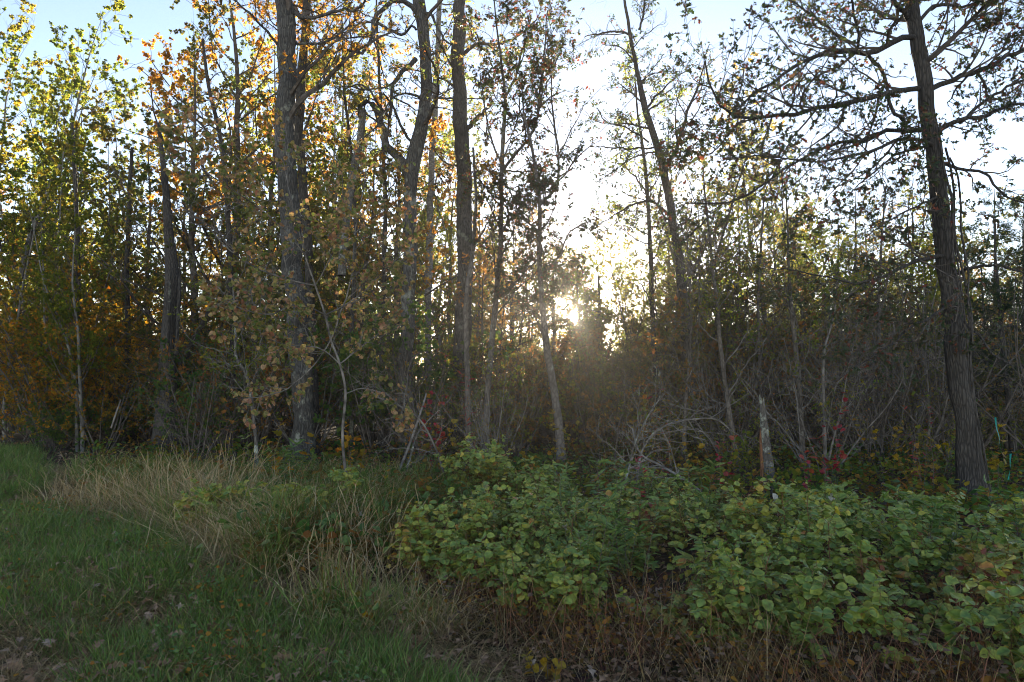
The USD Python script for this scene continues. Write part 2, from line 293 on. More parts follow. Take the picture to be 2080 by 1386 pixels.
def hero(name, label, d, trunk, limbs, bk, twig_bark='twig', sides=20, levels=((9, .2, 1, 50, .42), (6, .2, 1, 45, .5)), trunk_kids=None, leaf=None, cat='tree', wf=.8, seed=1, n=64, leaf_parts=0, limb_extra=None, rough=.1):
    r = np.random.default_rng(seed)
    t = thing(name, label, cat)
    P, R = trace(trunk, d, d, n); P, R = down(P, R * wf); q = P[:, 2:3] * np.array([[1.1, .8, .5]]); P[:, 0] += (meshkit.noise(q, seed) - .5) * .5 * R[0] + (meshkit.noise(q * 2.7, seed + 1) - .5) * .3 * R[0]; P[:, 1] += (meshkit.noise(q, seed + 7) - .5) * .6 * R[0]
    trunk_mesh(P, R, sides, r, rough, True, seed).build('trunk', bk, t, smooth=True)
    Ps, Rs = [], []
    for pts, dd in limbs:
        lp, lr = trace(pts, d, d + dd, 14); lr = lr * wf
        jit = r.normal(size=(14, 3)) * lr.mean() * .6; jit[0] = 0; lp = lp + jit
        g = Geo(); v, f = tubes(lp[None], lr[None], 8); g.add(v, f); g.build('branch', bk, t, smooth=True)
        Ps.append(lp); Rs.append(lr)
    g = Geo(); cur = []
    if Ps: cur.append((np.stack(Ps), np.stack(Rs)))
    if trunk_kids:                                   # extra boughs off the trunk
        nk, t0, t1, ang, ln, up = trunk_kids
        C, CR = spawn(P[None], R[None], nk, t0, t1, ang, ln / lengths(P[None])[0], r, K=14, wig=.16, up=up, rmax=.35, fall=.35)
        add_tubes(g, C, CR, 5); cur.append((C, CR))
    A = np.concatenate([c[0] for c in cur]); AR = np.concatenate([c[1] for c in cur])
    for k, (nk, t0, t1, ang, lf) in enumerate(levels):
        C, CR = spawn(A, AR, nk, t0, t1, ang, lf, r, K=7, wig=.22, up=.04, rmax=.6, lmin=.12)
        CR = np.maximum(CR, .0022); add_tubes(g, C, CR, 4 if k == 0 else 3)
        A, AR = C, CR
    g.build('twigs', twig_bark, t, kind='stuff')
    if leaf:
        shape, mat, per, size, keep, tint = leaf
        sel = A
        if keep < 1:                                  # whole twigs without leaves
            w = meshkit.noise(A[:, -1] * .9, seed)
            sel = A[w > np.quantile(w, 1 - keep)]
        p, X, Z = leaf_spots(sel, per, r, droop=.35, flat=.25)
        sz = size * r.uniform(.6, 1.2, len(p)); tn = np.clip(tint[0] + tint[1] * r.normal(size=len(p)), 0, 1)
        parts(t, 'leaf', 'foliage', shape, mat, p, X, Z, sz, tn, leaf_parts)
    return t
SUN_GAP = 11                                          # pixels round the sun that its screening leaves leave open
def parts(t, one, many, shape, mat, p, X, Z, sz, tn, most):
    """the leaves that show largest as parts of their own, the rest as one part"""
    u, v, w = pix(p); ok = np.hypot(u - 1166, v - 643) > SUN_GAP; p, X, Z, sz, tn = p[ok], X[ok], Z[ok], sz[ok], tn[ok]
    solo = np.zeros(len(p), bool)
    if most:
        u, v, w = pix(p); on = (u > 5) & (u < 2075) & (v > 5) & (v < 1380)
        score = np.where(on, sz / w, 0); solo[np.argsort(-score)[:most]] = True; solo &= on
    g = Geo()
    if (~solo).any(): add_leaves(g, OAK2 if shape is OAK else shape, p[~solo], X[~solo], Z[~solo], sz[~solo], tn[~solo]); g.build(many, mat, t, kind='stuff')
    for i in np.nonzero(solo)[0]:
        g = Geo(); add_leaves(g, shape, p[i:i + 1], X[i:i + 1], Z[i:i + 1], sz[i:i + 1], tn[i:i + 1]); g.build(one, mat, t)

hero('oak_tree', 'tall straight grey oak trunk with lichen behind the peach leaved sapling', 13.0,
     [(622, 945, 54), (616, 850, 50), (606, 700, 52), (598, 560, 50), (590, 460, 50), (580, 330, 49), (580, 200, 46), (577, 60, 44), (572, -160, 40), (566, -400, 34)],
     [([(590, 20, 12), (640, 35, 9), (690, 20, 8), (720, 25, 7), (760, -30, 4)], -1.0), ([(575, 110, 7), (540, 60, 6), (500, 20, 5), (440, -20, 3)], -.8), ([(590, 85, 8), (650, 88, 6), (700, 60, 5), (740, 10, 3)], .7)],
     'bark_grey', trunk_kids=(10, .5, 1, 60, 4.0, .0), leaf=(OAK2, 'oak_orange', 8, .085, .9, (.45, .3)), seed=3, levels=((9, .2, 1, 50, .42), (6, .2, 1, 45, .5)), n=110, sides=26)
hero('slender_tree', 'slimmer reddish trunk close beside the tall grey oak, behind its right edge', 15.5,
     [(640, 900, 24), (634, 700, 22), (622, 450, 21), (608, 260, 22), (612, 150, 22), (622, 60, 21), (628, -60, 18), (640, -300, 14)], [([(612, 150, 8), (650, 100, 6), (690, 60, 4), (720, 10, 3)], .5)],
     'bark_brown', trunk_kids=(7, .5, 1, 55, 2.5, .05), leaf=(OAK2, 'oak_orange', 3, .1, .7, (.5, .25)), seed=4)
hero('oak_tree', 'forked grey oak with a hooked broken limb in the centre left', 14.0,
     [(828, 900, 38), (826, 760, 36), (828, 620, 34), (832, 500, 33), (836, 390, 34), (842, 330, 38), (856, 260, 34), (866, 170, 31), (862, 80, 30), (850, -10, 30), (838, -160, 26), (830, -380, 20)],
     [([(838, 370, 30), (820, 340, 25), (800, 305, 22), (783, 275, 19), (770, 240, 18), (765, 215, 15), (750, 205, 13), (738, 215, 13), (735, 240, 10)], .4),
      ([(845, 120, 13), (815, 150, 11), (795, 185, 10), (790, 240, 8), (770, 215, 6), (735, 170, 5), (700, 180, 3)], -.8),
      ([(855, 40, 14), (820, 0, 13), (790, 10, 12), (760, 40, 11), (750, 75, 9), (725, 110, 8), (700, 100, 6), (660, 140, 4)], -1.3),
      ([(758, 40, 8), (790, 62, 8), (815, 72, 7), (835, 55, 6), (845, 60, 6)], -.8),
      ([(856, 200, 8), (830, 190, 6), (800, 200, 5), (760, 260, 4), (720, 300, 3)], -1.4),
      ([(848, 300, 8), (815, 260, 7), (800, 220, 6), (780, 190, 4)], -.7),
      ([(858, 30, 9), (875, 30, 8), (890, 60, 6), (915, 90, 4)], -.6)],
     'bark_grey', trunk_kids=(9, .5, 1, 60, 3.0, .0), leaf=(OAK2, 'oak_brown', 8, .085, .8, (.4, .3)), seed=5, levels=((9, .2, 1, 55, .5), (5, .2, 1, 50, .5)), n=110, sides=24)
hero('birch_tree', 'pale thin trunk rising just right of the forked oak', 17.0,
     [(868, 860, 17), (870, 640, 16), (873, 480, 16), (877, 330, 15), (884, 200, 14), (890, 80, 13), (896, -100, 11), (900, -280, 8)], [([(873, 360, 6), (890, 420, 5), (905, 470, 3)], .2)],
     'bark_pale', trunk_kids=(9, .5, 1, 50, 2.2, .06), leaf=(ROUND, 'aspen_green', 3, .06, .8, (.5, .3)), seed=6)
hero('oak_tree', 'dark straight thick trunk left of the open sky', 15.0,
     [(938, 880, 44), (938, 760, 42), (942, 620, 41), (944, 500, 40), (940, 380, 39), (934, 240, 36), (932, 120, 33), (935, 0, 31), (936, -150, 27), (936, -380, 20)],
     [([(948, 262, 15), (965, 245, 12), (985, 225, 9), (1000, 208, 6)], -.3), ([(935, 150, 6), (915, 130, 5), (900, 100, 4), (880, 60, 3)], -.5), ([(940, 340, 5), (905, 330, 4), (880, 300, 3)], -.5)],
     'bark_brown', trunk_kids=(8, .55, 1, 60, 2.6, .0), leaf=(OAK2, 'oak_brown', 8, .085, .85, (.5, .3)), seed=7, n=110, sides=24)
hero('young_oak', 'slim double forked young oak with brown leaves, left of the sky gap', 12.0,
     [(978, 965, 15), (988, 840, 14), (1000, 690, 14), (1012, 560, 13), (1018, 450, 12), (1020, 340, 11), (1026, 200, 9), (1016, 120, 6), (1006, 30, 4), (1000, -90, 3)],
     [([(1026, 200, 7), (1045, 160, 6), (1062, 100, 5), (1085, 50, 3), (1100, 10, 2)], .3), ([(1022, 345, 8), (1050, 310, 7), (1080, 270, 7), (1095, 200, 6), (1105, 110, 4), (1112, 20, 3)], -.4),
      ([(1020, 330, 6), (1000, 290, 5), (985, 220, 4), (975, 150, 3)], .3), ([(1016, 480, 6), (1040, 440, 5), (1075, 400, 4), (1100, 350, 3)], .5), ([(1018, 420, 5), (985, 380, 4), (960, 350, 2)], -.4),
      ([(1095, 200, 4), (1125, 140, 3), (1150, 60, 2)], -.3), ([(1022, 345, 5), (1060, 350, 4), (1100, 330, 2)], .5)],
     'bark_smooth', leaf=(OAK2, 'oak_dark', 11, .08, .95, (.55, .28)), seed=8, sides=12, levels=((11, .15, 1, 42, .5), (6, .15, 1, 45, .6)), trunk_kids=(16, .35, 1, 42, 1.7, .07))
hero('young_oak', 'slim bent young trunk with a swept fork in front of the sunset gap', 11.3,
     [(1142, 985, 21), (1136, 880, 20), (1126, 800, 19), (1112, 715, 17), (1101, 610, 14), (1096, 500, 12), (1098, 412, 11), (1088, 350, 8), (1078, 290, 7), (1066, 230, 5), (1062, 160, 3)],
     [([(1098, 412, 9), (1120, 392, 8), (1136, 360, 7), (1134, 310, 6), (1124, 240, 5), (1120, 170, 3), (1122, 100, 2)], .2), ([(1134, 362, 5), (1155, 345, 4), (1170, 312, 3), (1185, 280, 2)], -.2),
      ([(1096, 470, 6), (1060, 440, 5), (1035, 390, 4), (1020, 360, 3)], .6), ([(1098, 560, 6), (1130, 530, 5), (1160, 470, 4), (1200, 450, 3)], .5), ([(1096, 520, 6), (1060, 560, 5), (1020, 600, 3)], .6)],
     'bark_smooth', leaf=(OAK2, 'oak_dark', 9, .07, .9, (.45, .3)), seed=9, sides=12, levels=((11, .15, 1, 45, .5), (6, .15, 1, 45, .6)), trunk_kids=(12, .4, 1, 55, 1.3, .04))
hero('thin_tree', 'thin straight grey stem standing in front of the dark thick trunk', 11.6,
     [(954, 965, 17), (951, 860, 15), (948, 740, 13), (946, 620, 12), (962, 500, 10), (966, 400, 8), (962, 300, 5)], [([(962, 500, 6), (990, 455, 4), (1005, 425, 3)], .2)], 'bark_smooth', leaf=(OAK2, 'rust_leaf', 3, .07, .6, (.5, .3)), seed=10, sides=10, trunk_kids=(6, .5, 1, 60, 1.0, .03))
hero('oak_tree', 'dark leaning tree with bare twiggy top right of the open sky', 15.0,
     [(1402, 880, 27), (1396, 740, 25), (1386, 580, 23), (1372, 480, 21), (1356, 385, 19), (1336, 300, 17), (1312, 225, 17), (1294, 140, 11), (1280, 70, 9), (1268, 10, 7), (1258, -60, 4)],
     [([(1284, 70, 6), (1240, 65, 5), (1185, 75, 2)], .3), ([(1298, 60, 6), (1308, 20, 5), (1312, -20, 3)], .3), ([(1290, 130, 4), (1255, 95, 3), (1225, 90, 2)], -.3), ([(1352, 340, 11), (1378, 290, 9), (1400, 220, 7), (1425, 150, 4), (1440, 90, 2)], -.5),
      ([(1310, 225, 7), (1340, 190, 5), (1370, 160, 3), (1420, 130, 2)], .5), ([(1318, 290, 5), (1270, 260, 4), (1230, 245, 3), (1215, 220, 2)], -.3), ([(1335, 300, 5), (1270, 302, 4), (1200, 297, 2)], .4),
      ([(1366, 450, 8), (1310, 410, 6), (1260, 430, 4), (1200, 470, 2)], .4), ([(1312, 230, 5), (1352, 205, 4), (1375, 200, 2)], -.2), ([(1300, 170, 4), (1325, 140, 3), (1350, 110, 2)], .2), ([(1375, 500, 7), (1420, 460, 5), (1450, 430, 3)], -.5)],
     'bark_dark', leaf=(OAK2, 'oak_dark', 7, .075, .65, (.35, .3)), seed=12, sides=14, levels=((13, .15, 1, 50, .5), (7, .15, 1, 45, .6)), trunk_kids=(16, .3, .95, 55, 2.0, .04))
hero('thin_tree', 'thin dark stem just left of the leaning bare topped tree', 16.5,
     [(1335, 870, 13), (1330, 740, 12), (1324, 620, 12), (1320, 500, 11), (1316, 400, 10), (1306, 300, 8), (1296, 230, 5), (1290, 150, 3)], [([(1316, 400, 5), (1280, 350, 4), (1250, 330, 2)], .3)], 'bark_dark', leaf=(OAK2, 'aspen_green', 6, .075, .9, (.5, .3)), seed=13, sides=10, trunk_kids=(18, .3, 1, 55, 1.7, .05))
RT = hero('oak_tree', 'large dark oak on the right with long level boughs and hanging vines', 8.6,
     [(1978, 1075, 60), (1968, 930, 54), (1955, 800, 48), (1940, 690, 45), (1926, 550, 43), (1912, 420, 40), (1896, 300, 38), (1880, 190, 36), (1866, 90, 34), (1850, -10, 32), (1838, -140, 28), (1828, -300, 22)],
     [([(1868, 75, 15), (1830, 82, 15), (1790, 98, 14), (1755, 106, 13), (1700, 106, 12), (1640, 122, 10), (1590, 152, 8), (1520, 200, 6), (1480, 235, 3)], -1.0),
      ([(1755, 106, 9), (1780, 130, 9), (1798, 155, 9), (1803, 190, 9), (1812, 220, 9), (1838, 250, 10)], -.2),
      ([(1885, 178, 15), (1830, 183, 13), (1760, 200, 13), (1690, 215, 12), (1620, 230, 11), (1560, 240, 9), (1505, 244, 8), (1470, 220, 6), (1440, 170, 5), (1425, 110, 3)], -1.2),
      ([(1512, 244, 6), (1480, 270, 5), (1460, 300, 4), (1400, 330, 2)], -1.2),
      ([(1897, 262, 14), (1850, 262, 12), (1800, 265, 11), (1740, 290, 10), (1690, 292, 8), (1650, 310, 7), (1590, 345, 6), (1540, 385, 5), (1470, 412, 5), (1400, 412, 4), (1370, 450, 2)], .8),
      ([(1905, 300, 10), (1850, 280, 9), (1790, 300, 8), (1720, 320, 6), (1660, 330, 5), (1560, 320, 4), (1450, 330, 2)], -1.6),
      ([(1742, 105, 8), (1742, 60, 7), (1730, 10, 6), (1735, -40, 4)], -.8), ([(1735, 90, 8), (1690, 65, 7), (1650, 30, 6), (1610, 5, 4), (1560, -30, 3)], -.5),
      ([(1845, 40, 14), (1825, 15, 13), (1800, -20, 11), (1740, -80, 6)], -.5), ([(1870, 40, 10), (1910, 10, 9), (1960, 15, 7), (2030, -10, 5), (2100, 10, 3)], .6),
      ([(1893, 180, 14), (1940, 160, 13), (2000, 140, 12), (2060, 110, 11), (2140, 70, 7)], .5), ([(1905, 265, 14), (1950, 245, 12), (2000, 235, 11), (2060, 215, 8), (2160, 180, 5)], -.6),
      ([(1950, 250, 9), (1990, 215, 8), (2040, 180, 7), (2120, 150, 5)], .3), ([(1912, 330, 10), (1960, 345, 8), (2005, 350, 7), (2020, 380, 6), (2050, 400, 5), (2120, 420, 4)], -.5),
      ([(1900, 290, 9), (1870, 300, 7), (1830, 310, 6), (1800, 330, 5), (1760, 360, 4), (1720, 400, 2)], -.8),
      ([(1925, 520, 11), (1890, 525, 9), (1850, 535, 8), (1800, 560, 7), (1740, 575, 5), (1660, 560, 4), (1590, 545, 3)], -.9),
      ([(1935, 560, 10), (1970, 545, 8), (2010, 540, 7), (2080, 555, 5)], -.5),
      ([(1905, 400, 6), (1860, 420, 5), (1820, 440, 4), (1760, 480, 3)], -1.2), ([(1925, 620, 8), (1890, 645, 7), (1850, 665, 6), (1800, 705, 5), (1740, 745, 4), (1690, 775, 3)], -1.0),
      ([(1942, 640, 7), (1985, 680, 6), (2020, 720, 5), (2060, 745, 4)], -.6)],
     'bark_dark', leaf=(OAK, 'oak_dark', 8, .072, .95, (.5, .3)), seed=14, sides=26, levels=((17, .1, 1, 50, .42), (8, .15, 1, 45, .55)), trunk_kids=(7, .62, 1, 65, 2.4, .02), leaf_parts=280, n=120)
def vines():
    r = np.random.default_rng(5)
    for i, (off, top, bot) in enumerate([(18, 250, 560), (30, 300, 1000), (38, 320, 700), (24, 420, 980)]):
        vs = np.linspace(bot, top, 9)
        c = np.interp(vs, [0, 190, 300, 420, 550, 690, 800, 930, 1075], [1850, 1880, 1896, 1912, 1926, 1940, 1955, 1968, 1978]) + off
        pts = [(a + r.normal() * 5, b, 5 - i * .6) for a, b in zip(c, vs)]
        p, rad = trace(pts, 8.3, 8.4, 40); g = Geo(); v, f = tubes(p[None], rad[None], 6); g.add(v, f); g.build('vine', 'bark_dark', RT, smooth=True)
vines()
for k, (lab, d, tr, mt, kid, sp) in enumerate([
    ('rusty young oak screening the low sun from the left', 25.0, [(1118, 860, 12), (1122, 760, 11), (1126, 680, 10), (1122, 600, 7), (1126, 535, 4)], 'oak_brown', 26, 1.9),
    ('leafy young tree screening the low sun from the right', 27.0, [(1222, 860, 11), (1218, 760, 10), (1214, 690, 9), (1218, 610, 7), (1216, 560, 4)], 'aspen_green', 26, 1.9),
    ('bushy brown tree directly beneath the low sun', 23.0, [(1172, 870, 10), (1170, 800, 9), (1174, 740, 8), (1168, 690, 5)], 'oak_orange', 24, 1.7),
    ('slender brown tree standing just behind the low sun glow', 34.0, [(1176, 850, 9), (1180, 740, 8), (1176, 650, 6), (1172, 590, 5), (1174, 530, 3)], 'oak_brown', 40, 2.0)]):
    hero('young_oak' if k != 1 else 'young_tree', lab, d, tr, [], 'bark_dark', sides=8, trunk_kids=(kid, .25, 1, 65, sp, .03), leaf=(DIAM if k == 3 else OAK2, mt, 12, .15 if k == 3 else .12, 1, (.45, .3)), seed=60 + k, n=30, levels=((8, .1, 1, 50, .55), (5, .1, 1, 50, .6)))
# thin stems of the right and left understorey
for k, (lab, d, tr, bk) in enumerate([
    ('thin grey stem left of the lichen covered stump', 12.0, [(1498, 965, 12), (1488, 880, 11), (1474, 780, 11), (1462, 690, 10), (1454, 600, 9), (1444, 500, 7), (1434, 420, 5), (1428, 330, 3)], 'bark_smooth'),
    ('thin straight grey stem right of the lichen covered stump', 12.0, [(1629, 935, 13), (1626, 850, 12), (1622, 760, 12), (1614, 690, 11), (1607, 620, 10), (1602, 540, 7), (1600, 460, 5), (1596, 380, 3)], 'bark_smooth'),
    ('very thin forked stem between the stump and the large right oak', 11.0, [(1676, 940, 8), (1674, 850, 7), (1672, 770, 7), (1674, 712, 6), (1686, 670, 5), (1696, 620, 4), (1700, 560, 2)], 'dead_twig'),
    ('thin reddish stem right of the leaning bare topped tree', 12.5, [(1388, 930, 10), (1392, 830, 9), (1400, 730, 8), (1404, 640, 7), (1400, 560, 5), (1395, 480, 3)], 'bark_smooth'),
    ('thin dark stem behind the grey stem by the stump', 15.0, [(1545, 900, 8), (1543, 760, 8), (1540, 640, 7), (1545, 520, 6), (1552, 400, 4)], 'twig'),
    ('thin upright dark stem behind the level dead bough', 15.0, [(1790, 900, 9), (1786, 760, 9), (1785, 620, 8), (1790, 500, 6), (1800, 380, 4)], 'twig'),
    ('thin pale crooked stem beneath the peach leaved sapling', 11.0, [(520, 900, 8), (512, 820, 8), (500, 760, 8), (478, 720, 7), (478, 660, 6), (470, 560, 4)], 'bark_lichen'),
    ('thin stem between the grey oak and the forked oak', 14.0, [(716, 900, 11), (712, 760, 11), (716, 620, 10), (722, 480, 9), (715, 330, 8), (700, 180, 6), (694, 40, 4)], 'bark_brown'),
    ('thin stem left of the forked oak', 16.0, [(775, 880, 13), (776, 700, 13), (780, 560, 12), (782, 440, 11), (778, 300, 9), (770, 150, 7), (765, 0, 4)], 'bark_brown'),
    ('slim dark stem left of the grey oak, behind the sapling leaves', 17.0, [(470, 880, 16), (475, 700, 15), (468, 560, 14), (462, 420, 13), (445, 270, 11), (425, 180, 9), (410, 80, 6)], 'bark_dark'),
    ('slender dark stem at far left among golden leaves', 18.0, [(162, 850, 12), (160, 640, 12), (158, 480, 11), (152, 350, 9), (146, 250, 7)], 'bark_dark'),
    ('slim forked dark stem left of the broken hollow trunk', 18.0, [(268, 860, 13), (262, 700, 13), (258, 540, 12), (263, 400, 10), (268, 300, 7)], 'bark_dark')]):
    hero('thin_tree', lab, d, tr, [], bk, twig_bark='dead_twig' if d < 13 else 'twig', sides=10, trunk_kids=(14, .25, 1, 50, 1.6, .04), leaf=(OAK2, 'oak_brown' if k % 2 else 'aspen_green', 3, .065, .6, (.5, .3)), seed=30 + k, n=40)

# near sapling with peach and green leaves
hero('sapling', 'near sapling with large peach and green rounded leaves on arching grey twigs', 8.2,
     [(702, 960, 9), (696, 880, 9), (702, 800, 9), (690, 740, 8), (672, 690, 8), (660, 640, 7), (640, 580, 6), (620, 520, 5), (600, 440, 4), (585, 380, 3)],
     [([(672, 690, 6), (690, 640, 5), (715, 560, 5), (720, 480, 4), (735, 400, 3), (745, 330, 2)], .5), ([(640, 580, 5), (560, 560, 5), (480, 520, 4), (420, 460, 3), (370, 420, 2)], -1.2), ([(620, 520, 5), (560, 450, 4), (480, 390, 4), (400, 340, 3), (330, 300, 2)], -1.5),
      ([(600, 440, 4), (540, 380, 3), (460, 300, 3), (380, 240, 2)], -1.0), ([(660, 640, 5), (600, 620, 4), (540, 640, 4), (470, 620, 3), (420, 600, 2)], -1.2), ([(690, 740, 5), (640, 705, 4), (580, 700, 4), (520, 680, 3), (450, 650, 2)], -.8),
      ([(585, 380, 3), (570, 300, 3), (550, 240, 2)], .3), ([(660, 640, 5), (730, 600, 4), (790, 540, 3), (840, 500, 2)], .4), ([(690, 740, 5), (740, 700, 4), (790, 660, 3), (830, 600, 2)], .6), ([(640, 580, 4), (680, 500, 4), (700, 420, 3), (690, 330, 2)], -.6),
      ([(672, 690, 4), (620, 760, 4), (560, 800, 3), (500, 810, 2)], -.5), ([(702, 800, 4), (740, 790, 4), (780, 800, 3), (830, 850, 2)], .2)],
     'dead_twig', twig_bark='dead_twig', leaf=(BROAD, 'peach_leaf', 7, .057, .9, (.42, .32)), seed=21, sides=8, levels=((17, .1, 1, 52, .42), (6, .15, 1, 50, .5)), cat='sapling', wf=.6, leaf_parts=290, rough=.03)

# ------------------------------------------------------------------ split trunks, logs, stump, sticks
def log(name, label, pts, bk, d0, d1=None, sides=14, cat=None, seed=1, flare=False, ends=False, sub=None, extra=None):
    r = np.random.default_rng(seed); t = thing(name, label, cat or name.replace('_', ' '))
    P, R = trace(pts, d0, d1, 40)
    if name in ('dead_branch', 'leaning_stick'): R = R * .6
    if flare: P, R = down(P, R)
    g = trunk_mesh(P, R, sides, r, .09, flare, seed)
    if ends:                                          # splintered top
        v = g.v[0]; k = (len(P) - 1) * sides; j = np.arange(sides)
        v[k:k + sides] += (P[-1] - P[-3]) * (r.uniform(-.5, 1.6, sides)[:, None]); v[-1] -= (P[-1] - P[-3]) * .6
    g.build('trunk' if flare else 'log', bk, t, smooth=True)
    if sub:
        gg = Geo(); C, CR = spawn(P[None], R[None], sub[0] * 2, .15, 1, 50, sub[1], r, K=8, wig=.2, up=.0, rmax=.5, fall=.3)
        C2, CR2 = spawn(C, CR, 7, .2, 1, 45, .5, r, K=5, wig=.2, up=0); add_tubes(gg, C, CR, 4); add_tubes(gg, C2, np.maximum(CR2, .002), 3); gg.build('twigs', bk, t, kind='stuff')
    return t
t = log('old_trunk', 'thick dark grey old trunk with hollow vertical split at left', [(335, 850, 36), (338, 780, 33), (343, 700, 31), (347, 640, 30), (350, 590, 29), (348, 530, 24), (342, 470, 18), (338, 400, 14), (330, 320, 10), (322, 250, 6)], 'bark_dark', 15.5, cat='tree', flare=True, sides=20)
for off, w in ((-8, 7), (12, 8)):
    P, R = trace([(346 + off, 720, w), (350 + off, 640, w), (353 + off, 585, w - 2), (352 + off, 520, w - 6)], 15.2, 15.2, 14); trunk_mesh(P, R, 8, rng, .1, False, 3).build('splinter', 'bark_brown', t, smooth=True)
log('leaning_log', 'grey lichen mottled log leaning against the split trunk', [(285, 842, 12), (330, 790, 12), (370, 735, 12), (400, 680, 11), (424, 635, 9)], 'bark_dark', 16.6, 15.9, cat='log')
log('fallen_log', 'long dark fallen log lying across the back of the lawn', [(-40, 838, 14), (80, 832, 14), (180, 828, 14), (290, 836, 11)], 'bark_dark', 22.0, 20.0, cat='log')
log('dead_snag', 'pale barkless dead limb hanging below the hooked oak limb', [(694, 560, 17), (700, 470, 17), (706, 420, 17), (722, 330, 16), (732, 280, 15), (737, 225, 15)], 'bark_lichen', 13.4, 13.9, cat='dead limb')
t = log('stump', 'narrow dead stump covered in pale lichen with splintered top', [(1564, 1010, 18), (1562, 960, 17), (1557, 910, 16), (1552, 860, 14), (1548, 815, 9)], 'bark_lichen', 9.6, flare=True, ends=True, sides=18)
P, R = trace([(1550, 985, 11), (1549, 940, 10), (1547, 900, 9), (1545, 870, 3)], 9.62, 9.62, 14); g = trunk_mesh(P, R, 10, rng, .12, False, 8); g.build('rotten_wood', 'rotten_wood', t, smooth=True)
log('leaning_stick', 'dead pole leaning in the brush in front of the forked oak', [(786, 1005, 9), (815, 945, 9), (842, 875, 8), (866, 800, 6)], 'dead_twig', 9.6, 10.4, sides=8, cat='dead branch')
log('leaning_stick', 'shorter grey stick leaning just right of the dead pole', [(812, 985, 8), (830, 940, 7), (845, 890, 6), (860, 862, 5)], 'bark_lichen', 9.9, 10.4, sides=8, cat='dead branch')
log('dead_branch', 'dead grey branch slanting down into the bushes right of centre', [(1425, 1000, 8), (1380, 968, 8), (1340, 945, 8), (1300, 920, 6), (1285, 870, 5)], 'dead_twig', 7.6, 8.6, sides=8, sub=(7, .5), cat='dead branch')
log('dead_branch', 'spreading bare grey branch arching over the thicket right of centre', [(1295, 1010, 9), (1300, 930, 8), (1330, 880, 7), (1380, 855, 6), (1440, 850, 4), (1480, 870, 3)], 'dead_twig', 8.4, 9.0, sides=8, sub=(10, .5), seed=3, cat='dead branch')
log('dead_branch', 'dead branch with peeling bark standing up left of the spreading bare branch', [(1262, 1000, 8), (1275, 960, 8), (1290, 900, 6), (1320, 840, 5), (1350, 800, 3)], 'bark_lichen', 8.0, 8.8, sides=8, sub=(7, .4), seed=5, cat='dead branch')
log('dead_branch', 'bare tangled branch below the red leaves left of centre', [(900, 960, 7), (880, 900, 7), (850, 850, 6), (800, 820, 5), (740, 800, 3)], 'dead_twig', 9.5, 9.0, sides=8, sub=(10, .5), seed=6, cat='dead branch')
log('dead_branch', 'pale broken stick standing in the grass near the split trunk', [(226, 870, 6), (236, 840, 6), (246, 812, 4)], 'dead_twig', 12.0, 12.0, sides=6, cat='dead branch')
def ribbon(name, label, pts, d, w, cat='flagging tape'):
    P = np.array([at(u, v, d + .02 * math.sin(k * 2.1)) for k, (u, v) in enumerate(pts)]); P = spline(P, 16)
    s = np.stack([np.cos(np.linspace(0, 1.6, 16)), np.sin(np.linspace(0, 1.6, 16)), np.zeros(16)], 1) * w / 2
    V = np.vstack([P - s, P + s]); i = np.arange(15); g = Geo(); g.add(V, np.vstack([np.stack([i, i + 16, i + 17], 1), np.stack([i, i + 17, i + 1], 1)]))
    m = g.build(name, 'tape'); tag(m, label, cat)
ribbon('flagging_tape', 'turquoise flagging tape hanging right of the large oak, upper strip', [(2022, 848), (2024, 868), (2030, 890), (2034, 914), (2062, 918)], 7.9, .022)
ribbon('flagging_tape', 'turquoise flagging tape tail hanging lower, right of the upper strip', [(2053, 922), (2052, 945), (2048, 975)], 7.9, .025)

# ------------------------------------------------------------------ forest prototypes (class prims) and their copies
def proto(name): return stage.CreateClassPrim('/World/' + name).GetPath().pathString
def make_tree(name, h, bk, leafmat, shape, lsize, per, r0, crown0, boughs, blen, ang, up, n2=6, n3=4, tint=(.5, .28), seed=1, lean=.03, droop=.3, wig=.1):
    r = np.random.default_rng(seed); path = proto(name)
    P = walk(np.array([[0, 0, -.2]]), np.array([[r.normal() * lean, r.normal() * lean, 1.]]), np.array([h]), 16, .06, .03, r); R = (r0 * (1 - np.linspace(0, 1, 16) ** 1.1 * .97))[None]
    g = Geo(); add_tubes(g, P, R, 9); g.build('trunk', bk, path, smooth=True)
    g = Geo(); C, CR = spawn(P, R, boughs, crown0, 1, ang, blen / h, r, K=8, wig=wig, up=up, rmax=.45, fall=.55, lmin=.6); add_tubes(g, C, CR, 4)
    C2, CR2 = spawn(C, CR, n2, .2, 1, 48, .5, r, K=6, wig=.18, up=.04, lmin=.25); add_tubes(g, C2, np.maximum(CR2, .005), 3)
    C3, CR3 = spawn(C2, CR2, n3, .15, 1, 45, .5, r, K=4, wig=.2, up=.02, lmin=.15)
    add_tubes(g, C3[::1 if name.startswith('bare') else 3], np.maximum(CR3[::1 if name.startswith('bare') else 3], .004), 3)
    g.build('branches', 'bark_far', path, kind='stuff')
    if leafmat:
        clump = meshkit.noise(C3[:, -1] * .8, seed); sel = C3[clump > .3]
        p, X, Z = leaf_spots(sel, per, r, droop=droop, flat=.2)
        tn = np.clip(tint[0] + tint[1] * r.normal(size=len(p)) * .7 + .5 * (meshkit.noise(p * .6, seed + 4) - .5), 0, 1)
        g = Geo(); add_leaves(g, shape, p, X, Z, lsize * r.uniform(.6, 1.25, len(p)), tn); g.build('crown', leafmat, path, kind='stuff')
    return path
